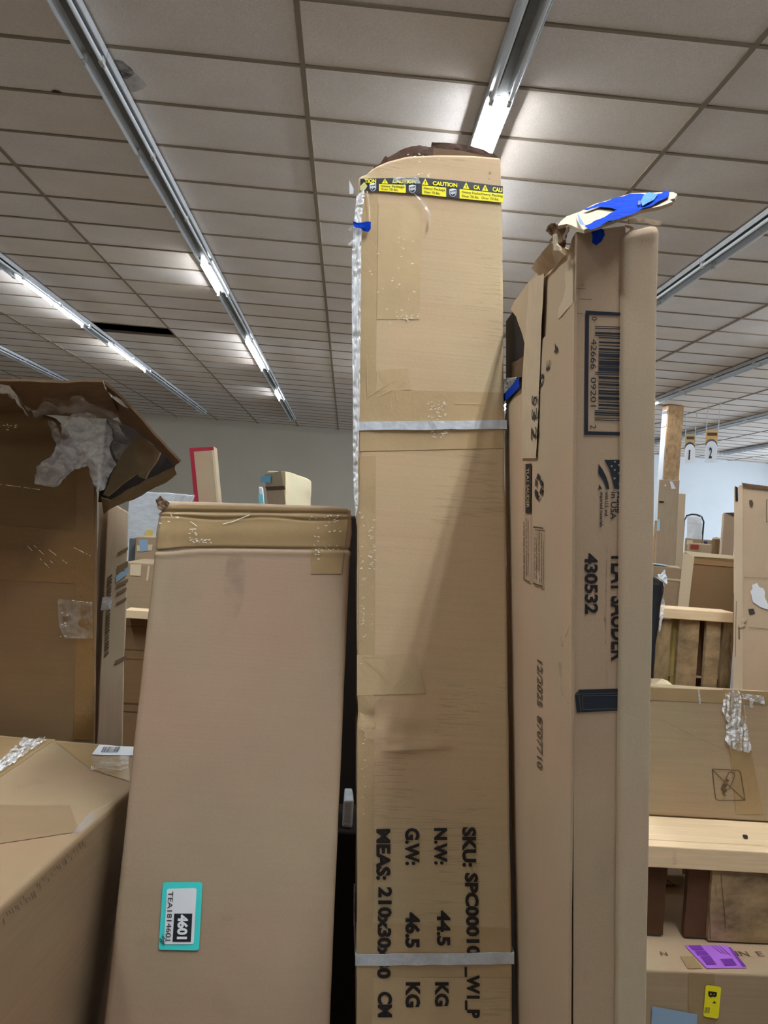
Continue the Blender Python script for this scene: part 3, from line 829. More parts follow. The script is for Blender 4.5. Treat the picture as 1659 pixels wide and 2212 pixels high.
link_mesh('torn_paper', sheet_px(F1, [(1239, 560), (1228, 566), (1222, 590), (1224, 620), (1216, 650), (1207, 668), (1206, 690), (1216, 680), (1239, 655)], .001, sub=3, amp=.001, thick=.002), K_PALE, T)
Fp = Face(F1.o + F1.n * .002, F1.n)
z7 = zoomed(1060, 640, 7.37)
link_mesh('paper_tape', sheet_px(Fp, [(1145, 612), (1178, 580), (1174, 690), (1171, 760), (1168, 830), (1162, 990), (1128, 990), (1130, 900), (1131, 820), (1137, 740)], .003, sub=4, amp=.0012, seed=3, fscale=12), TAPE_PALE, T)
link_mesh('blue_tape', sheet_px(F1, z7((525, 1285), (520, 1450), (380, 1580), (270, 1690), (215, 1850), (190, 1780), (210, 1660), (330, 1490), (440, 1370)), .008, sub=3, amp=.003), BLUE, T)
link_mesh('clear_film', sheet_px(F1, z7((480, 1278), (330, 1300), (195, 1345), (180, 1600), (290, 1550), (420, 1400)), .005, sub=3, amp=.004, fscale=50, ridged=True), SHINE, T)
# outer sleeve over the right part of the front
F3o = F2.o + F2.n * .010
F3 = Face(F3o, F2.n)
P3 = [F3.flat(1344, 486), F3.flat(1428, 483), F3.flat(1400, 2212), F3.flat(1331, 2212)]
fb = [to_floor(P3[0], P3[3], 0), to_floor(P3[1], P3[2], 0)]
d3 = (rc.c8[4] - rc.c8[0])
def sleeve_warp(u, v, w):
    k = (bridge(u, [(0, 8), (.3, 5), (.7, 0), (1, -1)])) / 2000
    return (u, v * (1 - k * v ** 8), w)
link_mesh('outer_sleeve', carton_mesh([fb[0], fb[1], P3[1], P3[0], fb[0] + d3, fb[1] + d3, P3[1] + d3, P3[0] + d3], .012, .03, dents(.0012, 5), sleeve_warp), K_PALE, T, smooth=True)
z6 = zoomed(1340, 380, 11.85)
link_mesh('curled_edge', sheet_px(F3, z6((110, 1180), (330, 1150), (620, 1165), (850, 1195), (1000, 1230), (960, 1310), (780, 1320), (600, 1275), (380, 1270), (130, 1290)), .012, sub=3, amp=.004, fscale=40, thick=.003), K_PALE, T)
link_mesh('torn_curl', sheet_px(F3, z6((600, 900), (760, 930), (830, 1010), (760, 1060), (740, 1140), (850, 1150), (860, 1175), (660, 1165), (690, 1060), (760, 990), (680, 960)), -.06, sub=3, amp=.004, fscale=50, thick=.004), K_PALE, T)
link_mesh('opening_shade_sheet', sheet_px(F3, z6((-60, 1130), (560, 900), (690, 960), (700, 1165), (-60, 1190)), -.075, sub=2, thick=.003), MATS['painted_shade_black'], T)  # dark sheet painting the shade under the sleeve's torn top
# lid flap pressed down under blue tape
Ff = Face(at(1245, 494, 1.082), (at(1440, 440, 1.115) - at(1245, 494, 1.082)).cross(at(1330, 424, 1.21) - at(1245, 494, 1.082)))
if Ff.n.y > 0: Ff.n = -Ff.n
fl = link_mesh('lid_flap', sheet_px(Ff, [(1205, 487), (1211, 478), (1224, 467), (1250, 458), (1285, 441), (1330, 428), (1362, 417), (1455, 416), (1463, 420), (1458, 428), (1447, 431), (1453, 435), (1425, 446), (1390, 452), (1350, 466), (1330, 474), (1300, 486), (1262, 497), (1246, 491), (1225, 484)], 0, sub=3, amp=.0015, thick=.005), K_PALE, T)
z8 = zoomed(1060, 390, 3.77)
tp = [z8((750, 262), (870, 215), (950, 185), (1130, 132), (1385, 130), (1410, 103), (1455, 104), (1452, 150), (1370, 190), (1290, 232), (1200, 272), (1110, 318), (1040, 335), (960, 356), (890, 398), (812, 426), (765, 398), (830, 360), (920, 320), (1042, 254), (875, 234), (790, 266))]
link_mesh('blue_tape', sheet_px(Ff, tp[0], .004, sub=3, amp=.0016, fscale=50), BLUE, fl)
link_mesh('blue_tape', sheet_px(Ff, z8((1222, 205), (1250, 150), (1290, 134), (1360, 150), (1330, 190), (1270, 225), (1235, 250)), .007, sub=3, amp=.0012), BLUE_L, fl)
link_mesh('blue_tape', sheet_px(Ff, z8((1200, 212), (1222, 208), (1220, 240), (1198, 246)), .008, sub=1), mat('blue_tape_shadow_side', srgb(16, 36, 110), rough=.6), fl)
link_mesh('blue_tape', sheet_px(Ff, z8((705, 290), (730, 340), (772, 402), (735, 396), (718, 370)), .006, sub=2, amp=.001), mat('blue_tape_thin', srgb(90, 120, 190), rough=.5), fl)
link_mesh('blue_tape', sheet_px(F2, z8((775, 395), (830, 405), (890, 430), (896, 470), (870, 520), (825, 555), (792, 535), (795, 480), (780, 430)), .014, sub=3, amp=.003, fscale=40), BLUE, fl)
z9 = zoomed(1190, 430, 7.213)
link_mesh('crumpled_corner', sheet_px(F1, z9((75, 480), (130, 380), (220, 370), (370, 430), (380, 640), (280, 760), (180, 640), (95, 665), (110, 590)), .012, sub=3, amp=.010, seed=4, fscale=45, thick=.004), K_INSIDE, T)
link_mesh('crumpled_corner', sheet_px(F1, z9((270, 560), (300, 540), (330, 700), (370, 740), (380, 800), (280, 800)), .024, sub=2, amp=.003, thick=.003), K_PALE, T)
# printing on the barcode face
zb = zoomed(1080, 640, 4.607)
bars = [(294, 303), (311, 321), (354, 376), (384, 393), (404, 416), (447, 466), (484, 494), (514, 536), (549, 559), (567, 601), (617, 629), (637, 681), (690, 699), (705, 741), (751, 760), (769, 779), (794, 819), (844, 854), (862, 886), (904, 913), (930, 949), (954, 976), (996, 1026), (1046, 1056), (1068, 1091), (1109, 1121), (1134, 1141), (1148, 1166), (1172, 1184), (1206, 1214), (1224, 1233)]
pv = []
for i, (a, b) in enumerate(bars):
    xl = 985 - (a - 294) * .005
    if i < 4 or 14 <= i <= 15 or i > 25: xl -= 38
    q = zb((xl, a), (1235, a + 12), (1235, b + 12), (xl, b))
    pv.append(grid_px(F2, [q[0], q[1], q[2], q[3]], .0012, 3, 1))
put('barcode', join(pv), INK_BLUE, T)
put_each('barcode_frame', [grid_px(F2, zb((851, 142), (1235, 165), (1235, 197), (851, 178)), .0012, 4, 1), grid_px(F2, zb((851, 150), (887, 150), (876, 1375), (838, 1375)), .0012, 1, 8), grid_px(F2, zb((838, 1342), (1225, 1352), (1225, 1385), (838, 1378)), .0012, 4, 1)], INK_BLUE, T)
put_each('barcode_digits', [down('0', 1080 + 915 / 4.607, 640 + 205 / 4.607, 1080 + 914 / 4.607, 640 + 242 / 4.607, 11.5, 0, 0, .0012, F2), down('42666', 1080 + 908 / 4.607, 640 + 425 / 4.607, 1080 + 902 / 4.607, 640 + 724 / 4.607, 13, 0, 0, .0012, F2), down('09201', 1080 + 904 / 4.607, 640 + 808 / 4.607, 1080 + 902 / 4.607, 640 + 1098 / 4.607, 13, 0, 0, .0012, F2), down('2', 1080 + 900 / 4.607, 640 + 1280 / 4.607, 1080 + 900 / 4.607, 640 + 1318 / 4.607, 13, 0, 0, .0012, F2)], INK_BLUE, T)
fg = [poly_px(F2, zb((1035, 1627), (1230, 1627), (1230, 1925), (1135, 1917), (1110, 1810), (1085, 1715)), .0012),
      poly_px(F2, zb((980, 1668), (1020, 1725), (1055, 1795), (1075, 1860), (1085, 1920), (1058, 1920), (1030, 1840), (978, 1765)), .0012),
      poly_px(F2, zb((985, 1870), (1015, 1920), (976, 1920)), .0012)]
put_each('flag_emblem', fg, INK_BLUE, T)
def star(cx_, cy2, r):
    return zb(*[(cx_ + (r if k % 2 == 0 else r * .42) * math.cos(k * math.pi / 5), cy2 + (r if k % 2 == 0 else r * .42) * math.sin(k * math.pi / 5)) for k in range(10)])
put_each('flag_stars', [poly_px(F2, star(x, y, r), .0018) for x, y, r in ((1140, 1648, 12), (1178, 1680, 14), (1108, 1690, 14), (1138, 1728, 14), (1180, 1762, 14), (1135, 1812, 16), (1185, 1865, 18))], K_PINK, T)
put_each('origin_lettering', [down('Made', 1333, 1062, 1331, 1108, 9, .02, 0, .0012, F2), down('in USA', 1080 + 1105 / 4.607, 640 + 1948 / 4.607, 1318, 1122, 12, .012, 0, .0012, F2), down('with U.S. and', 1080 + 1046 / 4.607, 640 + 1948 / 4.607, 1306, 1114, 7, .02, 0, .0012, F2), down('imported materials', 1080 + 995 / 4.607, 640 + 1948 / 4.607, 1295, 1138, 7, .02, 0, .0012, F2)], INK_BLUE, T)
z2b = zoomed(1080, 1080, 3.568)
put('part_number', down('430532', 1263.5, 1195, 1265, 1326, 27, .035, 0, .0012, F2), INK, T)
put('brand_lettering', down('TLA1 SAUDER', 1321, 1192, 1321, 1428, 34, .035, 0, .0012, F2), INK, T)
cabinet = [grid_px(F2, z2b((608, 1460), (930, 1452), (930, 1622), (590, 1637)), .0012, 4, 3), poly_px(F2, z2b((576, 1498), (608, 1460), (612, 1500), (600, 1637), (590, 1625)), .0012)]
put_each('cabinet_picture', cabinet, INK_BLUE, T)
put('cabinet_picture_lines', join([stroke_px(F2, z2b(*a), .9, .0018) for a in [[(580, 1500), (605, 1492), (930, 1485)], [(605, 1492), (598, 1470)], [(605, 1495), (620, 1628)], [(632, 1508), (930, 1502)], [(632, 1508), (636, 1612), (930, 1606)], [(820, 1504), (930, 1504)]]]), mat('print_light_line', srgb(120, 108, 90), rough=.8), T)
put('dirt_streaks', join([stroke_px(F2, z2b(*a), w, .001) for a, w in [([(820, 360), (818, 700), (812, 1110)], 2.2), ([(812, 1180), (822, 1330), (822, 1440)], 1.4), ([(810, 850), (806, 930)], 4)]]), film_mat('brown_dirt', (.10, .05, .03, 1), .2, rough=.9, bump=0, bscale=60), T)
put('scuff_marks', join([stroke_px(F2, z8(*a), 1.2, .0012) for a in [[(700, 880), (770, 884)], [(735, 850), (760, 856)], [(720, 965), (820, 970)], [(700, 1080), (750, 1085)]]]), INK_FADED, T)
# printing on the side panel
Fs = Face(F1.o + F1.n * .0036, F1.n)
Ft1 = Face(F1.o + F1.n * .0072, F1.n)
ch = []
for s, x, y, dx, dy, ux in [('4', 535, 478, 6, 105, 34), ('3', 468, 650, -14, 105, 34), ('0', 400, 785, -14, 130, 40), ('-', 380, 945, -2, 30, 32), ('5', 318, 990, -4, 95, 52), ('3', 318, 1130, -4, 110, 52), ('2', 312, 1300, -4, 130, 56)]:
    q = zb((x, y), (x + dx, y + dy))
    ch.append(text_px(Ft1 if y > 960 else Fs, s, q[0], q[1], (ux / 4.607, -6 if s in '430' else -1), .0, .012))
put_each('part_number', ch, INK, T)
zl = zoomed(1120, 980, 7.135)
put('printed_bar', grid_px(Fs, zl((108, 158), (198, 150), (186, 915), (106, 915)), 0, 3, 12), INK, T)
put('bar_lettering', down('TLA1 SAUDER', 1120 + 132 / 7.135, 980 + 225 / 7.135, 1120 + 134 / 7.135, 980 + 835 / 7.135, 6, .03, 0, .0012, Fs), mat('print_tan', srgb(170, 146, 112), rough=.8), T)
lines = [[(95, 160), (88, 900)], [(106, 915), (100, 1960)], [(186, 915), (180, 1975)]]
put('label_outline', join([stroke_px(Fs, zl(*a), .7, .0006) for a in lines] + [grid_px(Fs, zl((98, 1935), (184, 1970), (182, 1990), (96, 1955)), .0006, 2, 1), grid_px(Fs, zl((232, 1118), (388, 1138), (386, 1162), (232, 1142)), .0006, 2, 1), grid_px(Fs, zl((228, 1985), (382, 2040), (380, 2068), (226, 2010)), .0006, 2, 1)] + [stroke_px(Fs, zl(*a), .7, .0006) for a in [[(234, 1140), (228, 2000)], [(384, 1150), (382, 2050)]]]), INK_BROWN, T)
fine = []
rg2 = random.Random(3)
for x, y0, y1 in [(80, 1050, 1920), (130, 1000, 1860), (255, 1290, 1840), (290, 1190, 1760), (330, 1185, 1960), (360, 1340, 1950)]:
    y = y0
    while y < y1:
        l = rg2.uniform(20, 90); fine.append(stroke_px(Fs, zl((x, y), (x - 1, y + l)), 1.5, .0004)); y += l + rg2.uniform(8, 30)
put('fine_print', join(fine), INK_FADED, T, kind='stuff')
ar = [[(300, 300), (325, 320), (320, 390), (300, 410), (278, 375)], [(278, 372), (262, 400), (258, 500), (280, 500), (282, 430)], [(340, 375), (372, 430), (370, 490), (350, 510), (330, 440)], [(350, 515), (372, 520), (366, 610), (345, 640), (325, 600)], [(265, 545), (285, 560), (290, 620), (300, 690), (300, 720), (280, 700), (258, 650), (250, 590)], [(325, 640), (335, 650), (300, 725), (285, 700)]]
put_each('recycling_emblem', [poly_px(Fs, zl(*a), .0004) for a in ar], INK, T)
put('date_print', down('12/2025  8707710', 1160.5, 1424, 1160, 1661, 11, .01, .25, .0004, Fs), INK_BROWN, T)
put('dirt_streaks', join([stroke_px(Fs, z2b(*a), w, .0003) for a, w in [([(470, 1060), (480, 1130), (540, 970)], 2), ([(460, 1250), (462, 1400), (480, 1500)], 4), ([(490, 1500), (530, 1570)], 2), ([(545, 700), (555, 830)], 2)]]), MATS['brown_dirt'], T)

# ------------------------------------------------------------------ crushed carton at the far left
_d2 = dents(.004, 5., 4.)
def crush_disp(p):
    x, y = proj(p); h = _d2(p)
    h += -.010 * gauss(y - (935 - (x - 60) * .04), 12) * (1 if x < 130 else .3) + .006 * gauss(y - 908, 16)
    h += -.004 * gauss(y - 1060, 5) + .003 * gauss(y - 1048, 8)
    return h
def crush_warp(u, v, w):
    k = bridge(u, [(0, 0), (.72, 0), (.84, 0.02), (1, .10)])
    return (u, v * (1 - k * max(0, (v - .8) / .2) ** 1.5 * .9) if v > .8 else v, w)
cr = carton('crushed_carton', 'big crushed dark-brown carton at left with flaps burst open under crumpled plastic', K_DARK,
            (-330, 884), (214, 886), (-330, 1600), (205, 1600), 2.16, .45, seed=5, cell=.018, dvec=(-.42, 1, 0), disp=crush_disp, warp=crush_warp)
T, Fc = cr.t, cr.front
put('packing_tape', grid_px(Fc, [(-60, 1130), (200, 1150), (200, 1262), (-60, 1250)], .0008, 16, 8), mat('dark_packing_tape', srgb(132, 100, 60), rough=.2, spec=.5, var=.1, bump=.5, bscale=90), T, smooth=True)
put('packing_tape', grid_px(Fc, [(165, 1010), (204, 1010), (201, 1598), (160, 1598)], .001, 3, 40), MATS['dark_packing_tape'], T, smooth=True)
F_up = Face(at(100, 890, 2.14), (at(240, 895, 2.14) - at(0, 888, 2.14)).cross(at(100, 826, 1.82) - at(100, 890, 2.14)))
if F_up.n.y > 0: F_up.n = -F_up.n
link_mesh('front_flap', sheet_px(F_up, [(-330, 818), (-60, 822), (100, 826), (222, 826), (228, 840), (238, 855), (262, 900), (240, 905), (120, 896), (-330, 892)], 0, sub=3, amp=.003, thick=.006), K_INSIDE, T)
def sh3(pts): return [at(*p) for p in pts]
link_mesh('side_flap', sheet(sh3([(222, 826, 1.86), (250, 848, 1.90), (282, 880, 1.96), (310, 912, 1.99), (338, 946, 2.02), (366, 975, 2.04), (389, 998, 2.06), (378, 1006, 2.10), (352, 982, 2.12), (318, 950, 2.14), (290, 925, 2.16), (262, 912, 2.16), (240, 880, 2.12)]), 3, .004, 2, 12, .006), K_INSIDE, T)
link_mesh('torn_layer', sheet(sh3([(292, 940, 2.16), (318, 952, 2.14), (348, 972, 2.13), (338, 992, 2.13), (322, 1016, 2.13), (312, 1034, 2.12), (300, 1030, 2.13), (297, 1022, 2.13), (258, 1050, 2.14), (232, 1072, 2.15), (222, 1068, 2.16), (240, 1030, 2.17), (262, 980, 2.17)]), 3, .006, 4, 14, .006), card('kraft_board_torn', (142, 122, 96), 'v', seed=11), T)
link_mesh('torn_layer', sheet(sh3([(218, 1078, 2.20), (240, 1082, 2.18), (275, 1062, 2.14), (310, 1042, 2.12), (345, 1024, 2.10), (378, 1012, 2.10), (382, 1024, 2.12), (362, 1040, 2.14), (320, 1062, 2.16), (285, 1080, 2.18), (236, 1100, 2.20), (224, 1110, 2.22)]), 3, .006, 8, 22, .005), MATS['kraft_board_torn'], T)
link_mesh('opening_shade_sheet', sheet(sh3([(230, 900, 2.26), (300, 930, 2.24), (360, 985, 2.2), (378, 1006, 2.2), (330, 1045, 2.22), (240, 1085, 2.26), (212, 1085, 2.28)]), 2, .002, 1, 10, .004), MATS['painted_shade_black'], T)  # dark sheet painting the shade behind the burst flaps
link_mesh('white_edge_label', sheet(sh3([(234, 847, 1.90), (244, 856, 1.92), (252, 858, 1.92), (270, 868, 1.95), (279, 874, 1.97), (277, 883, 1.97), (262, 874, 1.95), (240, 858, 1.92)]), 2, .002, 1, 30, .002), WHITE, T)
za = zoomed(0, 800, 3.95)
fm = za((415, 432), (440, 432), (470, 440), (505, 500), (520, 560), (530, 470), (600, 400), (640, 375), (760, 365), (880, 400), (960, 500), (975, 600), (935, 650), (990, 800), (930, 930), (890, 1020), (850, 1040), (800, 960), (760, 820), (640, 850), (500, 990), (460, 1000), (310, 970), (320, 830), (430, 730), (500, 640), (450, 560))
link_mesh('plastic_film', sheet([at(x, y, 2.095) for x, y in fm], 5, .014, 3, 26, 0, True), FILM, T)
fm = za((-20, 110), (60, 180), (170, 250), (300, 370), (420, 360), (620, 345), (770, 370), (930, 410), (1010, 500), (1110, 560), (1140, 620), (1120, 690), (1000, 740), (950, 640), (990, 530), (940, 450), (1060, 470), (1000, 350), (880, 280), (760, 250), (690, 170), (660, 190), (560, 240), (380, 210), (300, 340), (200, 250), (100, 180), (-20, 80))
link_mesh('plastic_film', sheet([at(x, y, 1.86 + .22 * (y - 830) / 100) for x, y in fm], 4, .012, 6, 18, 0, True), FILM_THIN, T, smooth=True)
link_mesh('plastic_film', sheet([at(x, y, 1.86 + .20 * (y - 830) / 100) for x, y in za((-40, 95), (80, 100), (250, 380), (180, 300), (100, 200), (-40, 160))], 3, .008, 2, 22, 0, True), FILM, T, smooth=True)
link_mesh('plastic_film', sheet_px(Fc, [(127, 1292), (202, 1300), (202, 1378), (142, 1378), (130, 1350)], .006, sub=4, amp=.004, seed=2, fscale=30, ridged=True), film_mat('clear_tape_end', (.7, .66, .6, 1), .14, rough=.14, bump=.4, bscale=40), T, smooth=True)
def broken(f, pts, w, off):
    (ax, ay), (bx, by) = pts[0], pts[-1]; out = []; t = 0.
    while t < 1:
        l = rg.uniform(.03, .12)
        if rg.random() < .55: out.append(stroke_px(f, [(ax + (bx - ax) * t, ay + (by - ay) * t), (ax + (bx - ax) * min(1, t + l), ay + (by - ay) * min(1, t + l))], w * rg.uniform(.5, 1.1), off))
        t += l
    return out or [stroke_px(f, pts, w, off)]
wr = [q for a in [[(220, 1470), (430, 1680)], [(300, 1490), (460, 1640)], [(430, 1530), (590, 1650)], [(0, 970), (180, 985), (360, 1020)], [(0, 470), (150, 480)], [(630, 1960), (790, 1980)], [(640, 1510), (800, 1590)]] for q in broken(Fc, za(*a), 1.2, .009)]
put('tape_bubble_glints', join(wr + sparkle(0, 918, 40, 928, 12, Fc, .009) + sparkle(128, 1310, 150, 1375, 14, Fc, .012)), MATS['painted_bubble_glint'], T, kind='stuff')  # pale broken strokes painted as glints on tape and board

# ------------------------------------------------------------------ slim printed carton beside it
sl = carton('slim_carton', 'narrow pale carton with a slanted barcode squeezed beside the crushed one', K_GREY,
            (232, 1078), (279, 1106), (208, 1612), (265, 1612), 2.42, .25, seed=7, cell=.03, dent=.004, dvec=(-.42, 1, 0))
T, Fc = sl.t, sl.front
zs = zoomed(180, 1100, 7.375)
def slant(x0, x1, y, h, s): return grid_px(Fc, zs((x0, y), (x1, y - s), (x1, y - s + h), (x0, y + h)), .003, 2, 1)
sb = []
yy = 1090
while yy < 2350:
    dx = -(yy - 1090) * .045
    h = rg2.choice((12, 22, 30, 40)); sb.append(slant(385 + dx, 445 + dx + 15, yy, h, 62)); yy += h + rg2.choice((16, 20, 26))
put('barcode', join(sb), INK_BROWN, T)
put_each('slanted_stripes', [slant(548, 715, 690, 45, 90), slant(540, 715, 910, 130, 90), slant(530, 715, 1200, 60, 100), slant(530, 690, 1330, 50, 90), slant(525, 690, 1490, 40, 90), slant(500, 690, 2420, 60, 100)], mat('faded_stripe', srgb(120, 100, 76), rough=.7), T)
put('white_label', slant(525, 722, 1060, 110, 150), SKY, T)
put('packing_tape', grid_px(Fc, [(222, 1290), (243, 1288), (240, 1316), (218, 1318)], .004, 3, 3), SHINE, T)

# ------------------------------------------------------------------ low carton in the left foreground
zt = .78 if CAM_Z > 1.4 else .73
zt = CAM_Z - .62
def atz(px, py, z):
    w = ray(px, py); return EYE + w * ((z - CAM_Z) / w.z)
A, B = atz(276, 1712, zt), atz(0, 1960, zt)
dr = (A - B).normalized()
yfar = atz(276, 1613, zt).y - .005
farR = B + dr * ((yfar - B.y) / dr.y); nearR = B - dr * .42
lx = Vector((-1, dr.x, 0)).normalized() * .95
c8 = [nearR + lx, nearR, nearR, nearR + lx, farR + lx, farR, farR, farR + lx]
c8 = [Vector((p.x, p.y, 0 if i in (0, 1, 4, 5) else zt)) for i, p in enumerate(c8)]
t = thing('low_carton', 'low wide carton in the left foreground, taped top with a white barcode label', 'box', (farR.x - .4, (farR.y + nearR.y) / 2, 0))
_d3 = dents(.003, 8, 5)
def low_disp(p): return _d3(p)
link_mesh('body', carton_mesh(c8, .010, .02, low_disp), card('kraft_board_low', (150, 127, 100), 'h', seed=14), t, smooth=True)
Ft = Face((farR.x, farR.y, zt), (0, 0, 1), low_disp)
ar_ = Face((A.x, A.y, zt), Vector((dr.y, -dr.x, 0)), low_disp)
put('packing_tape', grid_px(Ft, [(-60, 1590), (120, 1598), (-40, 1705), (-200, 1700)], .0012, 12, 12), TAPE_DULL, t, smooth=True)
put('packing_tape', grid_px(Ft, [(120, 1604), (276, 1617), (282, 1690), (200, 1664)], .0012, 12, 8), TAPE_DULL, t, smooth=True)
put('packing_tape', grid_px(Ft, [(-60, 1738), (150, 1742), (170, 1800), (-60, 1830)], .0012, 12, 8), mat('matte_brown_tape', srgb(140, 117, 90), rough=.4, var=.08), t, smooth=True)
put('scuffed_film', grid_px(Ft, [(195, 1758), (240, 1735), (180, 1800), (150, 1810)], .002, 6, 6), FILM_THIN, t, smooth=True)
em = []
for i in range(30):
    q = i / 29; x = 4 + 176 * q; y = 1975 - 165 * q + rg2.uniform(0, 14)
    em.append(stroke_px(ar_, [(x, y), (x + rg2.uniform(2, 5), y + rg2.uniform(5, 13))], rg2.uniform(.8, 1.8), .0012))
put('edge_crush_marks', join(em), INK_BROWN, t, kind='stuff')
link_mesh('wrinkled_tape', sheet([Ft.flat(x, y) + Vector((0, 0, .006)) for x, y in [(-10, 1660), (50, 1602), (105, 1601), (60, 1632), (20, 1662), (-10, 1682)]], 4, .006, 3, 45, 0, True), film_mat('glint_streaked_tape', (.92, .94, .97, 1), .40, rough=.12, bump=.5, bscale=130, st=(1, .3, .10), swing=.5), t)  # near-white streaks in the tape film paint its glints
lab = put('barcode_label', grid_px(Ft, [(214, 1612), (290, 1616), (288, 1636), (198, 1632)], .003, 4, 2), WHITE, t)
bb = []
for i in range(15):
    x = 224 + i * 2.4; w_ = rg2.choice((.7, 1., 1.6)); bb.append(grid_px(Ft, [(x, 1618), (x + w_, 1618), (x + w_ - 6, 1629), (x - 6, 1629)], .0055, 1, 1))
put('barcode', join(bb), INK, lab)
link_mesh('clear_film', sheet([Ft.flat(x, y) + Vector((0, 0, .004)) for x, y in [(198, 1640), (280, 1636), (276, 1665), (236, 1672), (196, 1666)]], 3, .003, 3, 45, 0, True), film_mat('clear_tape_patch', (.75, .72, .68, 1), .2, rough=.12, bump=.4, bscale=40), t)

# ------------------------------------------------------------------ seen through the left gaps
k = carton('wrapped_bundle', 'white stretch-wrapped bundle glimpsed between crushed carton and broad carton', WRAP_W, (280, 1062), (384, 1066), (270, 1160), (330, 1160), 5.2, .6, seed=3, dent=.012, group=None, cat='bundle')
put('yellow_patch', grid_px(k.front, [(316, 1146), (332, 1144), (330, 1160), (314, 1162)], .02, 2, 2), mat('yellow_film', srgb(240, 214, 120), rough=.5), k.t)
k = carton('slate_box', 'slate-grey box standing under the white wrapped bundle', mat('slate_card', srgb(106, 110, 112), rough=.6), (279, 1162), (298, 1163), (276, 1216), (294, 1216), 4.6, .3, seed=2)
k = carton('labelled_box', 'small brown box with a pale blue label behind broad carton left edge', K_MID, (294, 1159), (345, 1161), (290, 1214), (340, 1214), 4.5, .3, seed=3)
put('blue_label', grid_px(k.front, [(301, 1166), (319, 1165), (320, 1190), (303, 1192)], .004, 2, 2), SKY, k.t)
put('white_label', grid_px(k.front, [(296, 1178), (330, 1176), (328, 1189), (296, 1191)], .003, 2, 2), K_CREAM, k.t)
k = carton('kraft_box', 'plain brown carton with a cream patch above the pale timber board', K_MID, (268, 1214), (335, 1218), (262, 1310), (330, 1310), 3.9, .35, seed=6, group=None)
put('cream_patch', grid_px(k.front, [(282, 1219), (306, 1219), (304, 1244), (281, 1243)], .003, 2, 2), K_CREAM, k.t)
put('cream_patch', grid_px(k.front, [(320, 1222), (324, 1222), (320, 1254), (316, 1254)], .003, 1, 2), K_CREAM, k.t)
bd = carton('shadowed_carton', 'dark brown carton under the pale timber board in the left gap', K_DARK, (262, 1330), (335, 1334), (250, 1600), (330, 1600), 3.4, .4, seed=8)
put('seam_lines', join([stroke_px(bd.front, [(262, y), (330, y + 3)], w, .002) for y, w in ((1352, 1.5), (1402, 1), (1422, 1), (1518, 3), (1536, 2))]), INK_BROWN, bd.t)
a0, a1 = at(272, 1312, 3.34), at(330, 1328, 3.34)
zb1 = bd.c8[3].z + .003
t = tag(link_mesh('timber_board', boxes_mesh([((a0.x, 3.32, zb1), (a1.x + .05, 3.41, zb1 + .034))], .002), WOOD, origin=(a0.x, 3.4, zb1)), 'short pale timber board lying level in the left gap', 'board')
k = carton('red_edged_carton', 'tall slim carton edged with red tape against the grey back wall', K_PINK, (409, 968), (461, 964), (419, 1085), (472, 1085), 9., .25, seed=4)
put_each('red_edging', [grid_px(k.front, [(409, 968), (461, 964.5), (462, 972), (410, 976)], .004, 2, 1), grid_px(k.front, [(409.5, 970), (418, 970), (430, 1090), (421, 1090)], .004, 1, 4)], RED, k.t)
put('white_edge', grid_px(k.front, [(457, 965), (462, 965), (473, 1085), (468, 1085)], .003, 1, 3), K_CREAM, k.t)
# cornered pale carton: two faces seen
f0, l0, r0 = at(617, 1014, 6.5), at(576, 1022, 6.75), at(674, 1024, 7.0)
bk = l0 + (r0 - f0)
c8 = [Vector((p.x, p.y, 0)) for p in (l0, f0, r0, bk)]
tz = f0.z
sh_ = Vector((.12, 0, 0))
c8 = [c8[0] + sh_, c8[1] + sh_, Vector((f0.x, f0.y, tz)), Vector((l0.x, l0.y, tz - .01)), c8[3] + sh_, c8[2] + sh_, Vector((r0.x, r0.y, tz)), Vector((bk.x, bk.y, tz))]
t = thing('pale_carton', 'cream carton with a sagging top and light blue label by the back wall', 'box', (f0.x, f0.y + .2, 0))
def pale_warp(u, v, w):
    vv = v - (.03 * w * w if v > .9 else 0)
    return (u + (.02 * math.sin((v - .9) * 40) if v > .9 else 0), vv, w)
link_mesh('body', carton_mesh(c8, .02, .06, dents(.02, 3, 3), pale_warp), K_CREAM, t, smooth=True)
Fl = Face(f0, (f0 - l0).cross(Vector((0, 0, 1)))); Fl.n = Fl.n if Fl.n.y < 0 else -Fl.n
put('brown_side', grid_px(Fl, [(578, 1026), (614, 1018), (624, 1090), (585, 1090)], .03, 4, 6), K_GREY, t)
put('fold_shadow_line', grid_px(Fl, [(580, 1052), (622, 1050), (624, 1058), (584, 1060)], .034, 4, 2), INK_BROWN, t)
put('blue_label', grid_px(Fl, [(574, 1030), (596, 1028), (594, 1044), (572, 1042)], .045, 2, 2), mat('bright_blue_label', srgb(120, 186, 222), rough=.5), t)
k = carton('upright_roll', 'thin white and pale blue upright roll beside the cream carton', WHITE, (558, 1051), (567, 1052), (560, 1086), (570, 1086), 5.8, .05, seed=1, r=.015, cat='roll')
put('blue_band', grid_px(k.front, [(558, 1067), (568, 1068), (570, 1088), (560, 1088)], .003, 1, 2), mat('pale_cyan', srgb(130, 214, 232), rough=.5), k.t)
gb = carton('low_shade_carton', 'low carton painted near-black as shade in the slot left of the tallest carton', MATS['painted_shade_black'], (650, 1792), (800, 1800), (640, 2212), (790, 2212), 2.0, .2, seed=2)  # the slot's shade is put into this carton's colour
GZ = gb.c8[3].z + .002
k = carton('white_bag', 'white plastic bag in the dark slot left of the tallest carton', WRAP_W, (742, 1728), (764, 1728), (738, 1790), (760, 1790), 2.02, .1, z=GZ, seed=2, dent=.006, cat='bag')
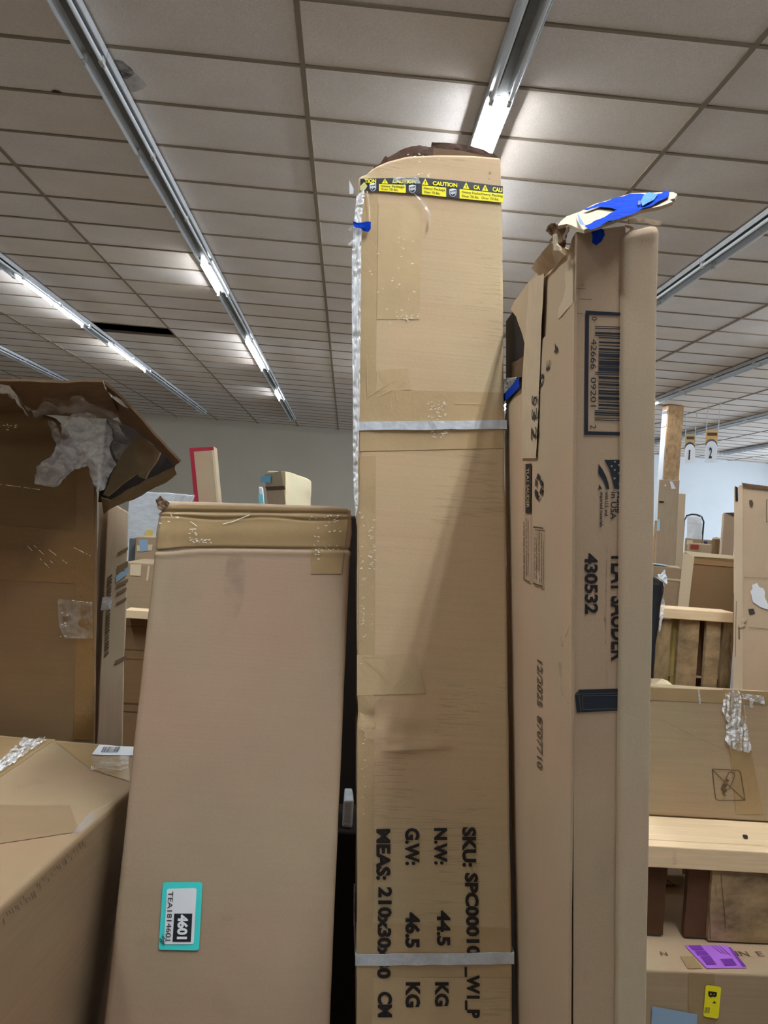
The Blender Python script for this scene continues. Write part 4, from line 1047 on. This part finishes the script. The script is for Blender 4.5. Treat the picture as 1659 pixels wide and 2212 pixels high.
k = carton('shade_filler_carton', 'added carton painted near-black as shade in the slot behind the two middle cartons', MATS['painted_shade_black'], (640, 1112), (1085, 1120), (620, 2212), (1190, 2212), 2.24, .3, seed=2, dvec=(0, 1, 0))  # added filler whose near-black colour makes the slot's shade

# ------------------------------------------------------------------ right side: label carton, crate deck, cutter-sign carton
k = carton('label_carton', 'low brown carton at lower right with purple, yellow and blue labels', K_MID, (1330, 2092), (1790, 2110), (1325, 2212), (1786, 2212), 2.06, .60, seed=3, cell=.03)
T, Fc = k.t, k.front
lt = k.c8[3].z
Ftop = Face(k.c8[3], (0, 0, 1), k.disp)
zr = zoomed(1390, 1820, 5.643)
pu = put('purple_label', grid_px(Ftop, zr((500, 1272), (1015, 1268), (1260, 1552), (770, 1556)), .005, 6, 4), PURPLE, T)
put_each('purple_print', [grid_px(Ftop, zr(*q), .0065, 2, 2) for q in [((540, 1280), (690, 1275), (740, 1330), (600, 1335)), ((620, 1345), (750, 1340), (800, 1395), (660, 1400)), ((690, 1410), (810, 1405), (890, 1515), (770, 1520)), ((930, 1445), (1080, 1440), (1140, 1525), (990, 1530)), ((1030, 1300), (1060, 1300), (1250, 1540), (1205, 1540))]] + [stroke_px(Ftop, zr(*a), 1, .0065) for a in [[(830, 1285), (960, 1380)], [(870, 1280), (1010, 1390)], [(920, 1280), (1060, 1400)]]], PURPLE_D, pu)
put('packing_tape', grid_px(Ftop, zr((440, 1400), (600, 1400), (720, 1550), (540, 1550)), .004, 4, 4), TAPE_DULL, T, smooth=True)
put('packing_tape', grid_px(Fc, zr((545, 1590), (860, 1600), (880, 2300), (550, 2300)), .0012, 6, 14), TAPE_DULL, T, smooth=True)
put_each('top_lettering', [text_px(Ftop, 'IN', zr((1150, 1400))[0], zr((1300, 1405))[0], (-9, -11), .005, .02), text_px(Ftop, 'E', zr((1400, 1405))[0], zr((1480, 1408))[0], (-9, -11), .005, .02), text_px(Ftop, 'N', zr((220, 1390))[0], zr((300, 1395))[0], (-5, -8), .005)], INK_BROWN, T)
ye = put('yellow_label', poly_px(Fc, rrect(zr((752, 1725), (940, 1748), (905, 2140), (722, 2110)), .16), .004), YELLOW, T)
put_each('label_letter', [text_px(Fc, 'B', (1390 + 788 / 5.643, 1820 + 1800 / 5.643), (1390 + 788 / 5.643, 1820 + 1872 / 5.643), (17, 2), .005, .05), text_px(Fc, '4', (1390 + 838 / 5.643, 1820 + 1915 / 5.643), (1390 + 832 / 5.643, 1820 + 1948 / 5.643), (7.5, 1), .005, .01)], INK, ye)
put('label_print', join([stroke_px(Fc, zr((745 + i * 13, 2000), (738 + i * 13, 2065)), 1.2, .005) for i in range(5)]), INK_FADED, ye)
put('blue_label', grid_px(Fc, zr((100, 1985), (650, 2085), (640, 2300), (80, 2300)), .004, 3, 3), SKY, T)
# crate deck on posts
dz = at(1500, 1832, 2.2).z
t = thing('crate_deck', 'new pine crate deck on grey posts under the carton with the cutter sign', 'pallet', (1.05, 2.5, lt + .002))
xa, xb = .62, 1.75
link_mesh('front_beam', boxes_mesh([((xa, 2.20, dz - .062), (xb, 2.245, dz))], .003), WOOD, t)
yb_ = 2.25
for i, (b0_, b1_) in enumerate(((0, .188), (.194, .38), (.386, .57))):
    link_mesh('deck_board', boxes_mesh([((xa, yb_ + b0_, dz - .022 - .001 * (i % 2)), (xb, yb_ + b1_, dz - .001 * (i % 2) - .0005))], .002), WOOD, t)
lz = lt + .009
def post(px0, px1, m, y0=2.21, y1=2.33, nm='post'):
    p0, p1 = at(px0, 1960, y0), at(px1, 1960, y0)
    bm = from_py(*grid_box(p0.x, p1.x, y0, y1, lz, dz - .064))
    return link_mesh(nm, bm, m, t)
def grid_box(x0, x1, y0, y1, z0, z1, n=8, amp=.002):
    vs, fs = [], []
    for k in range(n + 1):
        z = z0 + (z1 - z0) * k / n
        for (x, y) in ((x0, y0), (x1, y0), (x1, y1), (x0, y1)):
            vs.append((x + amp * noise.noise(Vector((x * 9, y * 9, z * 30))), y + amp * noise.noise(Vector((x * 7, y * 5, z * 26 + 4))), z))
    for k in range(n):
        for i in range(4): fs.append((4 * k + i, 4 * k + (i + 1) % 4, 4 * k + 4 + (i + 1) % 4, 4 * k + 4 + i))
    fs += [(3, 2, 1, 0), (4 * n, 4 * n + 1, 4 * n + 2, 4 * n + 3)]
    return vs, fs
post(1534, 1700, WOOD_GREY)
post(1380, 1436, mat('dark_wood', srgb(86, 58, 36), rough=.8, var=.2), 2.23, 2.25)
post(1482, 1533, MATS['dark_wood'], 2.225, 2.245)
post(1700, 1800, WOOD_GREY, 2.5, 2.6)
put('post_cracks', join([stroke_px(Face((0, 2.2075, 0), (0, -1, 0)), zr(*a), .9, .0) for a in [[(945, 370), (965, 600), (990, 850), (1000, 1040)], [(805, 800), (818, 1180)], [(880, 510), (885, 660)]]]), INK_BROWN, t)
put('timber_marks', join([grid_px(Face((0, 2.199, 0), (0, -1, 0)), zr((360, 95), (398, 95), (400, 275), (335, 275)), .001, 1, 2)]), SCUFF, t)
put('knot_hole', poly_px(Face((0, 0, dz), (0, 0, 1)), rrect([(1603, 1803), (1615, 1804), (1616, 1814), (1606, 1812)], .4), .001), INK, t)
q = carton('scrawled_box', 'grey-pink box with a pen scrawl in the gap under the crate deck', K_GREY, (1405, 1890), (1480, 1893), (1400, 2040), (1476, 2040), 2.55, .12, z=lt + .009, seed=2)
put('pen_scrawl', join([stroke_px(q.front, zr(*a), 1.2, .003) for a in [[(265, 440), (320, 480), (380, 520)], [(275, 590), (310, 600), (315, 640), (285, 685), (260, 690)], [(350, 600), (370, 640), (395, 600), (350, 600)], [(360, 640), (400, 650)], [(470, 620), (430, 700), (400, 690), (380, 670)]]]), INK, q.t)
put('pale_lip', grid_px(q.front, zr((250, 830), (490, 850), (490, 890), (245, 870)), .003, 3, 1), K_PALE, q.t)
k = carton('cutter_sign_carton', 'brown carton with a crossed-out cutter pictogram and a shiny tape strip', K_MID, (1406, 1482), (1790, 1508), (1398, 1768), (1786, 1790), 2.44, .05, z=dz + .001, seed=9, cell=.025)
T, Fc = k.t, k.front
zk = zoomed(1390, 1440, 4.81)
put('packing_tape', grid_px(Fc, zk((825, 235), (1000, 240), (1240, 1530), (960, 1530)), .0014, 8, 24), TAPE_DULL, T, smooth=True)
put('packing_tape', grid_px(Fc, zk((0, 215), (1400, 262), (1400, 400), (0, 345)), .001, 24, 4), TAPE_DULL, T, smooth=True)
link_mesh('wrinkled_tape', sheet_px(Fc, zk((835, 280), (910, 235), (975, 240), (1030, 390), (1060, 620), (1108, 860), (1090, 885), (990, 870), (890, 830), (835, 760), (850, 560), (800, 440)), .007, sub=4, amp=.006, seed=4, fscale=42, ridged=True), MATS['glint_streaked_tape'], T)  # streaky white film again painting glints along the tape
link_mesh('wrinkled_tape', sheet_px(Fc, zk((555, 230), (575, 230), (592, 380), (570, 380)), .005, sub=2, amp=.002), SHINE, T)
link_mesh('wrinkled_tape', sheet_px(Fc, zk((1010, 275), (1120, 285), (1240, 300), (1250, 390), (1130, 350), (1125, 420), (1095, 420), (1090, 340), (1010, 330)), .005, sub=3, amp=.003, ridged=True, fscale=60), SHINE, T)
pict = [([(712, 1062), (985, 1075), (1005, 1100), (1050, 1385), (770, 1385), (745, 1365), (712, 1075), (712, 1062)], 1.5), ([(715, 1072), (880, 1230), (1045, 1380)], 1.7), ([(800, 1270), (880, 1100), (905, 1090), (940, 1105), (945, 1135), (885, 1270), (800, 1270)], 1.5)]
put_each('cutter_pictogram', [stroke_px(Fc, zk(*a), w, .003) for a, w in pict] + [poly_px(Fc, zk((800, 1270), (870, 1285), (845, 1300), (835, 1320), (865, 1340), (830, 1335), (815, 1300)), .003), poly_px(Fc, zk((830, 1210), (870, 1225), (850, 1250), (810, 1255)), .003), poly_px(Fc, zk((858, 1160), (890, 1180), (870, 1195), (850, 1185)), .003)], INK_BROWN, T)
put('crease_line', stroke_px(Fc, zk((180, 545), (560, 740), (840, 860)), 1.3, .001), film_mat('soft_crease', (.15, .1, .06, 1), .2, rough=.9, bump=0), T)
link_mesh('lifted_flap', sheet(sh3([(1407, 1484, 2.5), (1407, 1465, 2.5), (1430, 1466, 2.5), (1442, 1470, 2.5), (1455, 1482, 2.5), (1455, 1490, 2.48)]), 2, .002, 1, 20, .004), K_CREAM, T)

# upright pallet behind
py_ = 3.2
t = thing('upright_pallet', 'weathered wooden pallet standing on edge behind the cutter-sign carton', 'pallet', (1.4, py_ + .06, 0))
def vboard(px0, px1, ptop, m, y0, y1, nm):
    p0, p1, q0 = at(px0, 1400, y0), at(px1, 1400, y0), at((px0 + px1) / 2, ptop, y0)
    return link_mesh(nm, from_py(*grid_box(p0.x, p1.x, y0, y1, 0, q0.z, 14, .004)), m, t)
p0, p1 = at(1390, 1314, py_ - .02), at(1568, 1322, py_ - .02)
pz = at(1500, 1318, py_ - .02).z
link_mesh('top_rail', boxes_mesh([((p0.x, py_ - .02, pz - .042), (p1.x + .05, py_ + .12, pz))], .003), WOOD, t)
for a, b, m in ((1395, 1447, WOOD_OLD), (1464, 1508, WOOD_GREY), (1524, 1554, WOOD_GREY), (1560, 1582, WOOD_OLD)):
    vboard(a, b, 1338, m, py_, py_ + .022, 'board')
vboard(1452, 1461, 1336, mat('yellowish_wood', srgb(150, 130, 70), rough=.8, var=.3), py_ + .024, py_ + .06, 'board')
vboard(1506, 1530, 1336, MATS['dark_wood'], py_ + .07, py_ + .09, 'board')
p0, p1 = at(1390, 1455, py_ - .03), at(1584, 1475, py_ - .03)
link_mesh('lower_rail', boxes_mesh([((p0.x, py_ + .023, p1.z), (p1.x, py_ + .11, p0.z - .01))], .003), WOOD_OLD, t)
k = carton('shade_filler_carton', 'added carton painted near-black as gap shade close behind the upright pallet', MATS['painted_shade_black'], (1380, 1345), (1570, 1350), (1370, 1480), (1560, 1480), 3.45, .2, seed=4, dvec=(.3, 1, 0))  # added filler; shade between the pallet boards is in its colour

# tall carton at the right edge
k = carton('edge_carton', 'tall light carton at the right edge with ragged white paper on its side', K_PINK, (1596, 1047), (1762, 1062), (1596, 1500), (1762, 1500), 2.95, .7, seed=6, cell=.04, dent=.003, dvec=(.62, 1, 0))
T, Fc = k.t, k.front
zq = zoomed(1390, 1080, 5.268)
zq0 = zoomed(1390, 780, 6.167)
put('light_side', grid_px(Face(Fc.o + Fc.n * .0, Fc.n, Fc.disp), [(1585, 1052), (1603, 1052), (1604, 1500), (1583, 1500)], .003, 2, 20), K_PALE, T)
put('top_fold', grid_px(Fc, [(1586, 1045), (1600, 1043), (1700, 1056), (1700, 1063), (1604, 1052), (1588, 1051)][1:5], .006, 6, 1), K_INSIDE, T)
put('black_strip', grid_px(Fc, zq0((1212, 1660), (1245, 1690), (1250, 1865), (1215, 1865)), .006, 1, 3), BLACK, T)
put('white_paper_patch', poly_px(Fc, zq((1232, 965), (1290, 945), (1312, 990), (1360, 1005), (1380, 1050), (1375, 1100), (1415, 1190), (1410, 1245), (1330, 1220), (1240, 1160), (1225, 1090), (1210, 1040), (1235, 1010)), .004), WHITE, T)
put('grey_patch', poly_px(Fc, zq((1190, 1240), (1250, 1235), (1268, 1290), (1205, 1302)), .004), mat('grey_patch', srgb(66, 68, 62), rough=.7), T)
put('edge_scuffs', join([stroke_px(Fc, zq(*a), w, .004) for a, w in [([(1020, 1070), (1015, 1440)], 1.6), ([(1050, 1150), (1040, 1780)], 1.2), ([(1080, 1450), (1085, 1580)], 3), ([(1195, 1450), (1420, 1470)], 1.2), ([(1140, 880), (1420, 890)], .8)]]), INK_FADED, T)
link_mesh('torn_paper', sheet_px(Fc, zq((1070, 1410), (1110, 1350), (1165, 1335), (1170, 1370), (1130, 1400), (1155, 1430), (1085, 1455)), .006, sub=2, amp=.004, thick=.002), K_PALE, T)
put('pictogram', join([poly_px(Fc, zq0((1400, 1855), (1440, 1850), (1455, 1900), (1435, 1955), (1410, 1920)), .004)]), INK_BROWN, T)
put('printed_box', stroke_px(Fc, zq0((1630, 1850), (1700, 1850), (1700, 2140), (1630, 2140)), 1, .004, True), INK_BROWN, T)

# black wrapped bundle poking out behind the torn carton
k = carton('black_bundle', 'black plastic-wrapped bundle with a pale tip just behind the torn carton', FOAM, (1392, 1246), (1436, 1256), (1380, 1420), (1421, 1420), 2.98, .12, seed=3, dent=.012, r=.02, cell=.02, cat='bundle')
link_mesh('plastic_tip', sheet_px(k.front, zq((150, 840), (180, 845), (222, 790), (238, 800), (232, 830), (258, 890), (250, 960), (200, 910), (160, 880)), .012, sub=3, amp=.006, fscale=40), WRAP_W, k.t)
link_mesh('plastic_tip', sheet_px(k.front, zq((185, 1140), (215, 1110), (230, 1170), (200, 1330), (170, 1500), (155, 1480), (175, 1250)), .014, sub=3, amp=.006, fscale=40), FILM, k.t)

# brown cartons behind the pallet
k = carton('leaning_carton', 'dark-fronted brown carton leaning behind the upright pallet', K_DARK, (1497, 1200), (1600, 1210), (1478, 1330), (1590, 1330), 3.9, .5, seed=6, ybl=3.86, dvec=(.42, 1, 0))
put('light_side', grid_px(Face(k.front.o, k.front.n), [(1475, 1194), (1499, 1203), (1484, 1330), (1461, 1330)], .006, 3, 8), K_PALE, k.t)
put('top_edge', grid_px(k.front, [(1475, 1190), (1600, 1202), (1600, 1208), (1494, 1202)], .005, 6, 1), K_CREAM, k.t)
put('packing_tape', grid_px(k.front, [(1497, 1206), (1590, 1216), (1590, 1226), (1496, 1218)], .004, 4, 1), mat('dull_tape', srgb(150, 116, 80), rough=.4), k.t)
k = carton('capped_carton', 'brown carton with a pale blue paper on top, left of the leaning carton', K_MID, (1380, 1218), (1472, 1228), (1376, 1330), (1460, 1330), 4.6, .4, seed=7, dvec=(.4, 1, 0))
put('pale_band', grid_px(k.front, [(1380, 1242), (1472, 1252), (1471, 1256), (1380, 1246)], .004, 3, 1), K_CREAM, k.t)
pt = k.c8[3]
link_mesh('blue_paper', boxes_mesh([((pt.x + .07, pt.y + .01, pt.z + .0015), (pt.x + .2, pt.y + .25, pt.z + .004))]), SKY, k.t)
k = carton('column_carton', 'tall grey-brown carton standing in front of the strand-board post', K_GREY, (1424, 1036), (1468, 1037), (1414, 1236), (1458, 1240), 8., .4, seed=8, dvec=(.42, 1, 0))
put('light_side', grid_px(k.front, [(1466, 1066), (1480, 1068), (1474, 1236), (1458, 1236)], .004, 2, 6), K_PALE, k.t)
put_each('white_label', [grid_px(k.front, zq0((345, 1600), (380, 1605), (430, 1700), (370, 1705)), .006, 1, 1), grid_px(k.front, zq0((275, 1650), (300, 1645), (300, 1665), (280, 1668)), .006, 1, 1)], WHITE, k.t)
put('black_tab', grid_px(k.front, zq0((205, 1862), (270, 1866), (265, 1888), (200, 1884)), .006, 1, 1), BLACK, k.t)
put('blue_label', grid_px(k.front, zq((155, 220), (188, 222), (185, 352), (150, 350)), .006, 1, 1), mat('pale_sky_label', srgb(176, 214, 238), rough=.5), k.t)
k = carton('narrow_carton', 'narrow tan carton beside the grey-brown one near the white wall', K_MID, (1467, 1066), (1481, 1067), (1458, 1230), (1474, 1230), 8.9, .2, seed=2, dvec=(.42, 1, 0))
small = [('row_carton', 'small tan carton under the cart handle', K_MID, (1480, 1162), (1516, 1165), 7.4, K_CREAM), ('row_carton', 'small box with a dark blue label right of the cart handle', K_GREY, (1518, 1165), (1540, 1167), 8.3, mat('dark_blue_label', srgb(60, 70, 110), rough=.6)), ('red_label_carton', 'low box with a red printed label under the white wall', K_PINK, (1486, 1172), (1538, 1176), 6.6, mat('dull_red_print', srgb(170, 70, 60), rough=.6)), ('brown_drum', 'dark brown upright container next to the red-labelled box', K_DARK, (1539, 1160), (1557, 1161), 7.5, K_CREAM), ('pink_tall_carton', 'tall pinkish carton with a torn top beside the edge carton', K_PINK, (1563, 1107), (1590, 1107), 6.9, INK_BROWN)]
for i, (nm, lb_, m, tl, tr, Y, lm) in enumerate(small):
    k = carton(nm, lb_, m, tl, tr, (tl[0] - 6, tl[1] + 90), (tr[0] - 6, tr[1] + 90), Y, .3, dvec=(.45, 1, 0), seed=i + 1, r=.01 if nm != 'brown_drum' else .035, cell=.05)
    w = tr[0] - tl[0]
    if nm == 'pink_tall_carton': put('torn_top', grid_px(k.front, [(1564, 1108), (1588, 1107), (1588, 1118), (1575, 1112)], .006, 2, 1), lm, k.t)
    else: put('label' if 'drum' not in nm else 'lid_band', grid_px(k.front, [(tl[0] + w * .1, tl[1] + 4), (tl[0] + w * .45, tl[1] + 5), (tl[0] + w * .45 - 1, tl[1] + 15), (tl[0] + w * .1 - 1, tl[1] + 14)] if 'drum' not in nm else [(tl[0], tl[1] + 1), (tr[0], tr[1] + 1), (tr[0], tr[1] + 4), (tl[0], tl[1] + 4)], .006, 1, 1), lm, k.t)
# cart with a tube handle
c0 = at(1479, 1110, 9.6); c1 = at(1521, 1114, 9.6)
t = thing('push_cart', 'push cart with an arched black handle and white sheet before the white wall', 'cart', ((c0.x + c1.x) / 2, 9.6, 0))
hz = c0.z
pts = [(c0.x, 9.6, .2), (c0.x, 9.6, hz - .08), (c0.x + .03, 9.6, hz - .02), (c0.x + .09, 9.6, hz), (c1.x - .09, 9.6, hz), (c1.x - .03, 9.6, hz - .02), (c1.x, 9.6, hz - .08), (c1.x - .02, 9.6, .2)]
bm = bmesh.new(); tube_bm(bm, pts, .011, 8)
link_mesh('handle', from_bm(bm), mat('black_tube', srgb(50, 56, 58), rough=.4), t, smooth=True)
link_mesh('platform', boxes_mesh([((c0.x - .03, 9.0, .16), (c1.x + .03, 9.62, .2))], .004), mat('cart_platform', srgb(90, 92, 96), rough=.5), t)
for a in (c0.x + .02, c1.x - .02):
    for b in (9.08, 9.54):
        bm = bmesh.new(); tube_bm(bm, [(a - .015, b, .08), (a + .015, b, .08)], .08, 14)
        link_mesh('wheel', from_bm(bm), BLACK, t)
link_mesh('white_sheet', sheet([at(1485, 1116, 9.59), at(1515, 1116, 9.59), at(1517, 1172, 9.59), at(1484, 1172, 9.59)], 3, .01, 2, 9, .003), WHITE, t)
put_each('smudge', [stroke_px(Face((0, 9.575, 0), (0, -1, 0)), a, w, 0) for a, w in [([(1484, 1116), (1490, 1122)], 3), ([(1486, 1130), (1508, 1132)], 3), ([(1488, 1148), (1506, 1148)], 3)]], SCUFF, t)

# strand-board post and lane signs
c0, c1 = at(1444, 885, 14.9), at(1477, 885, 14.9)
t = thing('clad_post', 'square post clad in tan strand board reaching the ceiling', 'post', ((c0.x + c1.x) / 2, 15.05, 0))
link_mesh('cladding', boxes_mesh([((c0.x, 14.9, 0), (c1.x, 15.2, CEIL - .01))], .004), mat('strand_board', srgb(176, 142, 104), rough=.7, var=.38, vscale=14, stretch=(1, 1, .6)), t)
link_mesh('white_panel', boxes_mesh([((c0.x - .012, 14.93, 1.9), (c0.x - .001, 15.17, CEIL - .45)), ((c0.x - .012, 14.93, CEIL - .42), (c0.x - .001, 15.17, CEIL - .1))]), WHITE, t)
zn = zoomed(1470, 900, 16.59)
ORANGE = mat('orange_sign_panel', srgb(226, 178, 112), rough=.5)
def lane_sign(num, label, left_px, x_tl, x_tr, y_top, x_bl, x_br, y_bot, archt, Y, pan):
    F = Face((0, Y, 0), (0, -1, 0))
    a, b = F.flat(x_tl, y_top), F.flat(x_br, y_bot)
    t = thing('hanging_sign', label, 'sign', ((a.x + b.x) / 2, Y, b.z), 'numbered lane signs')
    def slab(nm, pts, off, m, th=.006):
        vs = [F.flat(x, y) + Vector((0, -off, 0)) for x, y in pts]
        bm = bmesh.new(); f = bm.faces.new([bm.verts.new(v) for v in vs])
        r = bmesh.ops.extrude_face_region(bm, geom=[f])
        for v in [g for g in r['geom'] if isinstance(g, bmesh.types.BMVert)]: v.co.y += th
        return link_mesh(nm, from_bm(bm), m, t)
    L = lambda s: (x_tl + (x_bl - x_tl) * s, y_top + (y_bot - y_top) * s)
    R = lambda s: (x_tr + (x_br - x_tr) * s, y_top + (y_bot - y_top) * s)
    slab('header_panel', [L(0), R(0), R(.45), L(.45)], 0, pan)
    arch = []
    for k in range(13):
        th = math.pi * k / 12
        cxm = (L(.42)[0] + R(.42)[0]) / 2; hw = (R(.42)[0] - L(.42)[0]) / 2
        arch.append((cxm - hw * math.cos(th), L(.5)[1] - (L(.5)[1] - L(.27)[1]) * math.sin(th)))
    slab('black_arch', arch + [R(.55), L(.55)], .008, BLACK)
    arch2 = []
    for k in range(13):
        th = math.pi * k / 12
        cxm = (L(.5)[0] + R(.5)[0]) / 2; hw = (R(.5)[0] - L(.5)[0]) / 2
        arch2.append((cxm - hw * math.cos(th), L(.56)[1] - (L(.56)[1] - L(.34)[1]) * math.sin(th)))
    slab('number_panel', arch2 + [R(1), L(1)], .016, WHITE)
    cxm = (L(.68)[0] + R(.68)[0]) / 2; H_ = (y_bot - y_top)
    Fn = Face((0, Y - .02, 0), (0, -1, 0))
    w = 3.2 if num == '1' else 6.2
    put('number_print', text_px(Fn, num, (cxm - w / 2 - 1, y_top + H_ * .86), (cxm + w / 2 - 1, y_top + H_ * .86), (1.4, -H_ * .33), .001, .03), INK_BLUE, t)
    put('header_print', join([grid_px(Fn, [L2 for L2 in ((L(.08)[0] + 3, L(.08)[1]), (R(.08)[0] - 2, R(.08)[1]), (R(.17)[0] - 2, R(.17)[1]), (L(.17)[0] + 3, L(.17)[1]))], 0, 2, 1)]), INK_BROWN, t)
    for (x, y) in (L(0), R(0)):
        p = F.flat(x, y)
        bm = bmesh.new(); tube_bm(bm, [(p.x, Y + .003, p.z - .02), (p.x, Y + .003, CEIL - .002)], .007, 6)
        link_mesh('hanger_wire', from_bm(bm), mat('pale_wire', srgb(200, 204, 210), rough=.4), t)
lane_sign('1', 'hanging arched lane sign with the numeral one', 0, 1481, 1502, 938, 1477, 1500, 1001, 0, 15.6, mat('tan_sign_panel', srgb(190, 166, 120), rough=.5))
lane_sign('2', 'hanging arched lane sign with the numeral two', 0, 1526, 1552, 929, 1521, 1546, 999, 0, 14.2, ORANGE)

# sooty smudges on the ceiling tiles
SOOT = film_mat('soot_stain', (.03, .03, .03, 1), .55, rough=.9, bump=0, bscale=14)
def blob(px, py, r0, r1, n=18, seed=0):
    c = atz(px, py, CEIL - .003)
    return [c + Vector((math.cos(a) * r0 * (1 + .3 * noise.noise(Vector((math.cos(a) * 2, math.sin(a) * 2, seed)))), math.sin(a) * r1 * (1 + .3 * noise.noise(Vector((math.cos(a) * 2, math.sin(a) * 2, seed + 3)))), 0)) for a in [2 * math.pi * k / n for k in range(n)]]
link_mesh('soot_stain', sheet(blob(258, 150, .085, .10), 2), SOOT, ceiling)
link_mesh('soot_stain', sheet(blob(270, 172, .12, .14, seed=2), 2), film_mat('soot_haze', (.05, .05, .05, 1), .22, rough=.9, bump=0, bscale=9), ceiling)
link_mesh('brown_stain', sheet(blob(124, 201, .035, .03, seed=5), 2), mat('brown_stain', srgb(70, 58, 48), rough=.9), ceiling)
